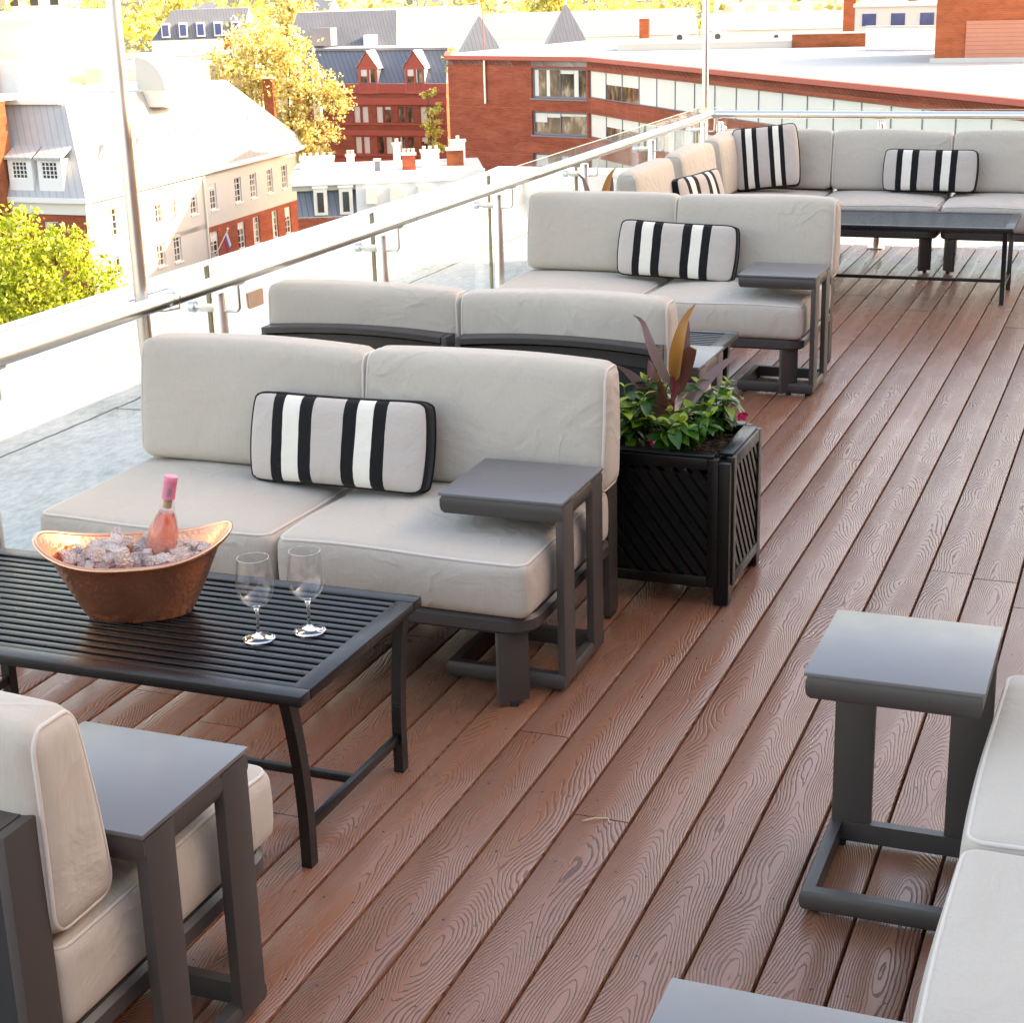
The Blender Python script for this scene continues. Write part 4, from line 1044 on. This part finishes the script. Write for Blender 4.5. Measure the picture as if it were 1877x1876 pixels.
def low_parapet(label, a, b, z0, z1, mat, th=.5):
    o = bnew('roof_upstand', label, 'roof wall'); a = Vector((*a, 0)); b = Vector((*b, 0)); d = (b-a); L = d.length; an = math.atan2(d.y, d.x); X = TR(a.x, a.y, 0) @ rot(an)
    part('wall', lambda m: m.box((0, 0, z0), (L, th, z1), mat, X), o); part('coping', lambda m: m.box((-.08, -.08, z1), (L+.08, th+.08, z1+.14), 'membrane', X), o)
low_parapet('long low brick upstand with white coping across the office roof', (-43.8, 140.7), (-22.3, 145.8), -5.05, -4.55, 'membrane', 5)
low_parapet('short brown brick upstand on the office roof left of the white panels', (-29.2, 144.0), (-22.4, 145.2), -5.04, -3.95, 'brick_o')
low_parapet('white panelled screen on the office roof beside the brick penthouse', (-22.2, 139.5), (-15.6, 137.2), -5.04, -3.3, 'white')
B = bnew('brick_penthouse', 'orange red brick penthouse with a salmon roller shutter at the upper right')
Xp = TR(-14.2, 120.8, 0) @ rot(R(6))
part('wall', lambda m: m.box((0, 0, -5.04), (16, 12, 2.2), 'brick_pent', Xp), B)
part('roller_shutter', lambda m: m.box((2.05, -.08, -4.75), (14, .02, -2.25), 'shutter', Xp), B)
part('base_kerb', lambda m: m.box((-.3, -.4, -5.04), (16, -.02, -4.72), 'membrane', Xp), B)

# --- turrets
def turret(label, x, y, zt, zb, hw, a):
    o = bnew('pyramid_turret', label, 'turret'); X = TR(x, y, 0) @ rot(a)
    part('turret_roof', lambda m: m.add([X @ Vector(p) for p in ((-hw, -hw, zb), (hw, -hw, zb), (hw, hw, zb), (-hw, hw, zb), (0, 0, zt))], [(0, 1, 4), (1, 2, 4), (2, 3, 4), (3, 0, 4)], 'slate'), o)
    part('turret_wall', lambda m: m.box((-hw+.2, -hw+.2, zb-14), (hw-.2, hw-.2, zb-.01), 'brick2', X), o)
    part('finial', lambda m: m.lathe([(.12, zt-.3), (.10, zt+.2), (.25, zt+.4), (.1, zt+.6), (.03, zt+1.6)], 10, 'white', TR(x, y, 0)), o)
turret('slate pyramid turret with finial just left of the drainpipe', -62.6, 155.3, -2.1, -6.2, 2.3, R(28))
turret('slate pyramid turret with finial farther right behind the office roof', -61.3, 177.2, -1.6, -6.6, 2.6, R(24))

# --- long white roofs and pale far blocks
def gable_hall(label, a, b, w, ze, zr, mat='zincw', wm='white'):
    o = bnew('white_roofed_hall', label); a = Vector((*a, 0)); b = Vector((*b, 0)); d = b-a; L = d.length; X = TR(a.x, a.y, 0) @ rot(math.atan2(d.y, d.x))
    part('wall', lambda m: m.box((0, 0, GZ), (L, w, ze-.01), wm, X), o)
    part('roof', lambda m: m.add([X @ Vector(p) for p in ((0, -.3, ze), (L, -.3, ze), (L, w, ze), (0, w, ze), (0, w*.5, zr), (L, w*.5, zr))], [(0, 1, 5, 4), (2, 3, 4, 5), (1, 2, 5), (3, 0, 4)], mat), o)
    return o
gable_hall('long white ribbed roof running behind the two turrets', (-88, 209.5), (-58, 221), 12, -6.8, -3.6)
gable_hall('white ribbed roof far behind the tall right-hand pole', (-58, 222), (-18, 232), 12, -6.5, -4.4)
rg = random.Random(11)
def far_block(label, x, y, w, d, zt, mat, rows=1, a=.3, band='bluewin'):
    o = bnew('far_block', label); X = TR(x, y, 0) @ rot(a)
    part('wall', lambda m: m.box((0, 0, GZ), (w, d, zt), mat, X), o); part('cap', lambda m: m.box((-.2, -.2, zt), (w+.2, d+.2, zt+.3), 'white', X), o)
    n = max(2, int(w/3.2))
    for r in range(rows):
        for k in range(n):
            xx = .8+k*(w-1.2)/n; part('window', lambda m: m.box((xx, -.06, zt-2.0-r*3.2), (xx+min(1.5, (w-1)/n-.5), -.01, zt-.7-r*3.2), band, X), o)
    if w > 12:
        for k in range(3):
            xx = w*(.15+.3*k); part('roof_unit', lambda m: m.box((xx, 2, zt+.3), (xx+1.6, 3.6, zt+1.5), 'white', X), o)
FB = [('pale block with a strip of blue windows left of the brick penthouse', -32, 190, 26, 10, -3.0, 'cream', 1, .12, 'bluewin'),
      ('white block in the far rooftops right of the second turret', -66, 262, 22, 12, -3.6, 'white', 1, .3, 'tan'),
      ('cream block in the far rooftops near the tall right pole', -42, 252, 14, 12, -2.2, 'cream', 1, .2, 'tan'),
      ('wide white block on the far skyline above the office roof', -34, 300, 30, 12, -.6, 'white', 2, .1, 'tan'),
      ('far tan block on the skyline left of the penthouse', -8, 330, 24, 12, .2, 'tan', 2, .0, 'dglass'),
      ('pale far block above the slate roof', -150, 300, 20, 12, .3, 'cream', 2, .4, 'tan'),
      ('white far block among the trees at the upper left', -200, 262, 12, 10, .0, 'white', 2, .5, 'dglass'),
      ('pale far tower top at the left edge', -222, 250, 16, 10, -.2, 'cream', 2, .5, 'tan'),
      ('small white house below the blue grey mansard', -108, 172, 9, 8, -6.6, 'white', 1, .4, 'dglass'),
      ('small cream house left of the tall near pole', -119, 170, 9, 8, -6.9, 'cream', 1, .5, 'dglass'),
      ('low white house between the canopy and the treetops', -104, 157, 10, 7, -7.6, 'white', 1, .4, 'tan')]
for f in FB: far_block(*f)
# chimneys standing on the roofs
def chimney(label, x, y, z0, z1, w, mat, pots=2, a=0., d=None):
    o = bnew('chimney_stack', label, 'chimney', 'chimney stacks on the roofs'); X = TR(x, y, 0) @ rot(a); d = d or w*.7
    part('stack', lambda m: (m.box((0, 0, z0), (w, d, z1), mat, X), m.box((-.08, -.08, z1), (w+.08, d+.08, z1+.14), 'white', X)), o)
    for k in range(pots):
        part('chimney_pot', lambda m: m.lathe([(.15, z1+.14), (.12, z1+.36), (.15, z1+.40), (.13, z1+.44)], 10, 'pot', X @ TR(w*(k+.5)/pots, d/2, 0)), o)
# --- terraced houses below the red buildings
B = bnew('terraced_houses', 'low terrace of white roofed houses with brick front below the red buildings')
ra, rb = (-55.6, 103.0), (-43.5, 108.8)
an = math.atan2(rb[1]-ra[1], rb[0]-ra[0]); XB = TR(ra[0], ra[1], 0) @ rot(an); LL = math.hypot(rb[0]-ra[0], rb[1]-ra[1])
part('white_roof', lambda m: (m.box((-.3, .3, -12.6), (LL, 9, -11.6), 'sunlit_pale', XB), m.box((-.4, -.1, -12.2), (LL, .3, -11.45), 'white', XB)), B)
opsT = [(1.35, 2.0, -14.3, -12.75)]
mm = MB(); wl = wall(mm, ra, (ra[0]+math.cos(an)*4.2, ra[1]+math.sin(an)*4.2), GZ, -14.45, 'brick', ()); mm.build('brick_front', parent=B, smooth=None)
part('rendered_front', lambda m: m.box((4.2, 0.02, GZ), (LL, 9, -12.2), 'stucco', XB), B)
def fn(m):
    m.add([XB @ Vector(p) for p in ((0, -.02, -14.4), (4.2, -.02, -14.4), (4.2, .9, -12.2), (0, .9, -12.2), (0, 9, -14.4), (0, 9, -12.2))], [(0, 1, 2, 3), (0, 3, 5, 4)], 'slate'); m.box((0, .0, -14.55), (4.2, .25, -14.4), 'cream', XB)
part('mansard_roof', fn, B)
for s in (1.2, 3.0):
    d = MB(); d.box((s, -.05, -14.3), (s+.95, 1.0, -12.4), 'cream', XB); d.box((s+.25, -.09, -14.1), (s+.7, -.05, -12.7), 'dglass', XB); d.box((s-.08, -.12, -12.4), (s+1.03, 1.0, -12.25), 'white', XB); d.build('dormer', parent=B, smooth=None)
for k, s in enumerate((4.9, 6.6, 8.6, 10.6)):
    part('skylight_hood', lambda m: m.box((s, -.35, -13.6), (s+.8, .02, -12.5), 'cream', XB), B)
CH = [('squat brick chimney at the centre of the terraced roofs', 7.6, 2.2, -11.6, -10.55, .95, 'brick', 3), ('white chimney left of the brick one on the terraced roofs', 3.6, 3.2, -11.6, -10.6, .55, 'white', 2),
      ('wide low cream chimney at the left of the terraced roofs', .2, 4.5, -11.6, -10.9, 2.4, 'cream', 5), ('tall thin white chimney behind the squat brick chimney', 7.0, 6.5, -11.6, -10.2, .55, 'white', 1),
      ('white rendered chimney right of the squat brick one', 9.0, 3.0, -11.6, -10.5, 1.3, 'white', 3), ('brick chimney at the right end of the terraced roofs', 10.9, 4.0, -11.6, -10.5, 1.2, 'brick_o', 2),
      ('white capped chimney farthest right against the office wall', 11.3, 7.0, -11.6, -10.2, 1.1, 'white', 1), ('grey metal flue on the terraced roofs', 5.6, 2.4, -11.6, -10.9, .4, 'greytrim', 0)]
for l, u, v_, z0, z1, w, mt, pp in CH:
    q = XB @ Vector((u, v_, 0)); chimney(l, q.x, q.y, z0, z1, w, mt, pp, an)
CH2 = [('brown chimney left of the curved canopy', -98, 150, -9, -5.8, .9, 'brick_o', 2), ('white chimney in the far left rooftops', -96, 148, -9, -6.3, .8, 'white', 3), ('cream chimney in the far left rooftops', -100.5, 151, -9, -6.2, 1.2, 'cream', 2),
       ('small brown chimney in the far left rooftops near the pole', -92.5, 150, -9, -6.3, .7, 'brick_o', 1), ('white chimney right of the canopy below the blue mansard', -88, 160, -9, -6.3, 1.0, 'white', 3), ('brown chimney right of the canopy', -85.5, 156, -10, -7.0, .9, 'brick_o', 2),
       ('brown chimney below the blue grey mansard', -105, 178, -9, -4.6, .9, 'brick_o', 2), ('orange brick chimney on the far white roof right of the second turret', -49.5, 166, -6, -3.1, 1.0, 'brick_pent', 0), ('orange chimney at the far end of the white halls', -36, 205, -7, -2.4, 1.4, 'brick_pent', 0),
       ('small orange chimney farthest behind the tall right pole', -31, 222, -7, -1.7, 1.2, 'brick_pent', 0)]
rgc = random.Random(40)
for k in range(26):
    x = -97+rgc.uniform(0, 19); y = 139+rgc.uniform(0, 20)-(x+97)*.12
    CH2.append((None, x, y, -12, rgc.uniform(-7.6, -5.6), rgc.uniform(.5, 1.3), rgc.choice(['brick_o', 'white', 'cream', 'brick_o', 'tan']), rgc.choice([0, 1, 2, 3])))
for l, x, y, z0, z1, w, mt, pp in CH2:
    l = l or {'brick_o': 'one of the brown brick chimneys in the crowded rooftops behind the white house', 'white': 'one of the white chimneys in the crowded rooftops behind the white house', 'cream': 'one of the cream chimneys in the crowded rooftops behind the white house', 'tan': 'one of the tan chimneys in the crowded rooftops behind the white house'}[mt]
    chimney(l, x, y, z0, z1, w, mt, pp, .2)
def ac(label, x, y, s=1.15):
    o = bnew('air_handler', label, 'roof unit', 'air conditioning units on the office roof'); z = -5.04
    part('casing', lambda m: m.box((x, y, z+.25), (x+s, y+s*.8, z+s*.95), 'white', None, .04), o); part('fan_grille', lambda m: m.lathe([(s*.24, 0), (s*.24, .06), (0, .06)], 20, 'dglass', TR(x+s/2, y+.001, z+s*.6) @ Matrix.Rotation(PI/2, 4, 'X')), o)
    part('skid', lambda m: (m.box((x+.1, y, z), (x+.3, y+s*.8, z+.249), 'greytrim'), m.box((x+s-.3, y, z), (x+s-.1, y+s*.8, z+.249), 'greytrim')), o)
ac('white air handler just right of the tall right-hand pole', -41.5, 150.5); ac('white air handler second from the tall right-hand pole', -38.2, 151.5); ac('small white air handler near the brown brick upstand', -33.0, 153.0, .9)
# flag on the white house
B = bnew('wall_flag', 'small white blue and red flag on an angled pole against the brick wall', 'flag')
fx = TR(-75.45, 123.7, -21.4)
part('flagpole', lambda m: (m.tube([fx @ Vector(p) for p in ((0, 0, 0), (1.5, .2, 2.5))], .045, 6, 'white'), m.lathe([(0, 2.5), (.12, 2.6), (0, 2.72)], 8, 'white', fx @ TR(1.5, .2, 0))), B)
for k, mt in enumerate(('flag1', 'flag2', 'flag3')):
    part('flag_stripe', lambda m: m.add([fx @ Vector(p) for p in ((1.42-k*.16, .19, 2.36-k*.28), (1.28-k*.16, .18, 2.10-k*.28), (1.30-k*.16, .62, .9-k*.28), (1.46-k*.16, .66, 1.12-k*.28))], [(0, 1, 2, 3)], mt), B)

# --- trees
def leaf_cloud(m, pts, size, mat, rg):
    V = []; F = []
    for p in pts:
        s = size*rg.uniform(.55, 1.25); ax = Vector((rg.gauss(0, 1), rg.gauss(0, 1), rg.gauss(0, 1))).normalized(); t = ax.orthogonal().normalized(); t = Matrix.Rotation(rg.uniform(0, 6.28), 3, ax) @ t; b = ax.cross(t)
        k = len(V); c = Vector(p)
        V += [c-t*s*.5, c+b*s*.32+ax*s*.08, c+t*s*.5, c-b*s*.32+ax*s*.08]; F.append((k, k+1, k+2)); F.append((k, k+2, k+3))
    m.add(V, F, mat)
def tree(label, x, y, z0, blobs, n, size, mat, seed, trunk=.3, bark='bark', shell=.5):
    rg = random.Random(seed); o = empty('broadleaf_tree'); tag(o, label, 'tree', 'city trees'); cen = Vector((x, y, z0))
    mt = MB(); ztop = max(b[2] for b in blobs); lowest = min(b[2]-b[3]*.6 for b in blobs)
    fork = Vector((x, y, lowest)); mt.tube([(x, y, z0), (x+.1, y, (z0+lowest)/2), tuple(fork)], [trunk*1.25, trunk, trunk*.8], 9, bark)
    pts = []; tot = sum(b[3]**2.2 for b in blobs)
    for bx, by, bz, br in blobs:
        c = Vector((bx, by, bz)); mid = fork.lerp(c, .5)+Vector((0, 0, -br*.12))
        mt.tube([tuple(fork), tuple(mid), tuple(c)], [trunk*.5, trunk*.3, trunk*.12], 6, bark)
        for _ in range(7):
            d = Vector((rg.gauss(0, 1), rg.gauss(0, 1), rg.gauss(.5, .8))).normalized()*br*rg.uniform(.6, .95); mt.tube([tuple(mid.lerp(c, rg.uniform(.3, 1))), tuple(c+d*.5+Vector((0, 0, .1*br))), tuple(c+d)], [trunk*.14, trunk*.09, trunk*.03], 4, bark)
        k = int(n*br**2.2/tot); nc = max(6, int(k/22)); 
        for _ in range(nc):
            d = Vector((rg.gauss(0, 1), rg.gauss(0, 1), rg.gauss(0, .85))).normalized()*br*(rg.random()**.45)
            cc = c+d; cr = br*rg.uniform(.10, .24)
            for _ in range(int(k/nc)): pts.append(cc+Vector((rg.gauss(0, cr), rg.gauss(0, cr), rg.gauss(0, cr*.6))))
    mt.build('trunk', parent=o, smooth=60); m = MB(); leaf_cloud(m, pts, size, mat, rg); m.build('crown', parent=o, smooth=None, fix=False)
    return o
def onray(x, y, r): return (x, y, r)
tree('bright green spring tree in front of the brick end wall at the left edge', -64.8, 87.5, GZ,
     [(-67.2, 85.6, -14.0, 2.5), (-65.0, 87.2, -14.6, 2.4), (-66.8, 86, -17.2, 2.8), (-63.6, 88.4, -17.4, 2.6), (-62.6, 89.4, -19.3, 2.2), (-65.4, 87, -19.8, 2.9), (-68.6, 84.6, -18.6, 3.0), (-64.0, 86.2, -21.5, 2.6)], 13000, .36, 'leaf_green', 1, .32)
tree('large pale yellow spring tree in front of the dormered brick building', -78.8, 143.8, GZ,
     [(-79.6, 141.8, -3.6, 2.6), (-82.0, 140.4, -6.0, 2.7), (-77.2, 143.0, -5.4, 2.6), (-79.5, 141.9, -7.6, 2.9), (-75.4, 144.2, -8.6, 2.5), (-73.6, 145.2, -9.6, 1.8), (-77.4, 143.2, -11.2, 2.4), (-75.6, 144.4, -13.4, 2.3), (-77.4, 143.4, -15.2, 2.0), (-83.2, 139.6, -8.6, 2.2)], 12500, .40, 'leaf_yellow', 2, .34)
tree('slim green tree in the gap beside the red brick office corner', -64.4, 146.5, GZ, [(-64.5, 146.5, -9.2, .8), (-64.2, 146.6, -10.6, 1.0), (-64.3, 146.5, -12.4, 1.1), (-64.1, 146.6, -14, 1.0)], 1100, .34, 'leaf_gold', 5, .14)
TB = [('golden tree behind the rooftops at the upper left', -132, 214, -3.6, 5, 'leaf_gold', 21), ('pale yellow tree behind the tan rooftop block', -146, 208, -4.4, 5, 'leaf_yellow', 22), ('golden tree left of the tall near pole', -123, 206, -4.6, 4.2, 'leaf_gold', 23),
      ('pale tree right of the tall near pole above the canopy', -120, 222, -3.2, 4.6, 'leaf_yellow', 24), ('yellow tree between the white slate hip and the first turret', -80, 226, -2.2, 4.4, 'leaf_gold', 25), ('pale low tree below the blue mansard', -97, 163, -8.6, 3.0, 'leaf_yellow', 26), ('small golden tree right of the canopy', -90.5, 158, -9.5, 2.4, 'leaf_gold', 27)]
for l, x, y, z, r, mt, sd in TB:
    rg = random.Random(sd)
    tree(l, x, y, GZ, [(x+rg.uniform(-.6, .6)*r, y+rg.uniform(-.4, .4)*r, z+rg.uniform(-.5, .35)*r, r*rg.uniform(.4, .62)) for _ in range(7)], 2600, .5, mt, sd, .3)
tree('yellow treetop poking above the office coping by the first turret', -64.2, 152.0, GZ, [(-64.6, 151.8, -5.9, .8), (-63.6, 152.1, -6.0, .8), (-64.1, 152.2, -7.2, 1.1)], 420, .35, 'leaf_gold', 33, .14)
# distant woods
m = MB(); rg = random.Random(8); pts = []
for _ in range(360):
    a = R(rg.uniform(-47, 12)); d = rg.uniform(262, 470); x = 1.8+d*math.sin(a); y = -2+d*math.cos(a); z = rg.uniform(-11, -3.5)+(d-330)*.014; r = rg.uniform(4, 8)
    for _ in range(90): pts.append((x+rg.gauss(0, r*.5), y+rg.gauss(0, r*.5), z+rg.gauss(0, r*.33)))
leaf_cloud(m, pts, 1.5, 'leaf_gold', rg); tag(m.build('distant_woods', smooth=None, fix=False), 'band of yellow spring woods along the far skyline', 'woods', kind='stuff')
m = MB(); m.box((-420, 500, GZ), (260, 520, -1), 'leaf_yellow'); 
# rows of far pale houses half buried in the woods
rg = random.Random(17)
for k in range(14):
    a = R(-44+k*3.9+rg.uniform(-1, 1)); d = rg.uniform(285, 330); x = 1.8+d*math.sin(a); y = -2+d*math.cos(a)
    o = bnew('far_house', 'tiny pale house half hidden in the distant woods', 'house', 'tiny houses along the far woods'); X = TR(x, y, 0) @ rot(-a+rg.uniform(-.3, .3)); w = rg.uniform(5, 10); zt = rg.uniform(-5, -2.2); mt = rg.choice(['white', 'cream', 'tan', 'white'])
    part('wall', lambda m: m.box((-w/2, 0, GZ), (w/2, 8, zt), mt, X), o); part('roof', lambda m: m.add([X @ Vector(p) for p in ((-w/2-.3, -.3, zt), (w/2+.3, -.3, zt), (w/2+.3, 8.3, zt), (-w/2-.3, 8.3, zt), (-w/2-.3, 4, zt+2), (w/2+.3, 4, zt+2))], [(0, 1, 5, 4), (2, 3, 4, 5), (1, 2, 5), (3, 0, 4)], rg.choice(['zincw', 'zinc', 'slate'])), o)
# unseen hotel block added beside the deck, sized to keep low sun off the boards
B = bnew('hotel_shade_block', 'unseen brown brick hotel storey added to shade the roof deck')
part('wall', lambda m: m.box((6.2, -30, -.1), (18, 13.0, 4.9), 'brick_o'), B); part('coping', lambda m: m.box((6.1, -30.1, 4.9), (18.1, 13.1, 5.1), 'white'), B)  # wall and coping of the added unseen shade block

# ------------------------------------------------------------------ camera, light
cam = bpy.data.cameras.new('camera'); co = bpy.data.objects.new('camera', cam); COL.objects.link(co)
yaw, pitch, roll = CAMROT
cyw, syw = math.cos(yaw), math.sin(yaw)
fwd = Vector((syw*math.cos(pitch), cyw*math.cos(pitch), -math.sin(pitch))); right = Vector((cyw, -syw, 0)); up = right.cross(fwd)
r2 = right*math.cos(roll)+up*math.sin(roll); u2 = -right*math.sin(roll)+up*math.cos(roll)
mw = Matrix((r2, u2, -fwd)).transposed().to_4x4(); mw.translation = Vector(CAMPOS); co.matrix_world = mw
cam.sensor_width = 36; cam.sensor_fit = 'HORIZONTAL'; cam.lens = 36*3048.24/1877; cam.clip_end = 5000; cam.clip_start = .05
SC.camera = co
w = bpy.data.worlds.new('World'); SC.world = w; w.use_nodes = True
nt = w.node_tree; bg = nt.nodes['Background']; sky = nt.nodes.new('ShaderNodeTexSky'); sky.sky_type = 'NISHITA'; sky.sun_disc = False
SUN_EL = R(24.); td = Vector((-.84, -.36, 0)).normalized()*math.cos(SUN_EL)+Vector((0, 0, -math.sin(SUN_EL)))
sky.sun_elevation = SUN_EL; sky.sun_rotation = math.atan2(-td.x, -td.y); sky.dust_density = 2.0; sky.air_density = 1.0; sky.altitude = 50
nt.links.new(sky.outputs[0], bg.inputs[0]); bg.inputs[1].default_value = .15
sl = bpy.data.lights.new('sun', 'SUN'); sl.energy = 2.8; sl.angle = R(.5); sl.color = (1, .87, .70); so = bpy.data.objects.new('sun', sl); COL.objects.link(so)
so.rotation_euler = (-td).to_track_quat('Z', 'Y').to_euler(); so.location = (30, 0, 30)
SC.view_settings.view_transform = 'Standard'; SC.view_settings.look = 'None'; SC.view_settings.gamma = 1; SC.view_settings.exposure = EXPO
try:
    SC.view_settings.use_white_balance = True; SC.view_settings.white_balance_temperature = WB; SC.view_settings.white_balance_tint = 16
except Exception as e: print('no wb', e)
SC.render.engine = 'CYCLES'; SC.cycles.max_bounces = 10; SC.cycles.transparent_max_bounces = 16; SC.cycles.transmission_bounces = 10
SC.cycles.use_denoising = True; SC.cycles.sample_clamp_indirect = 6
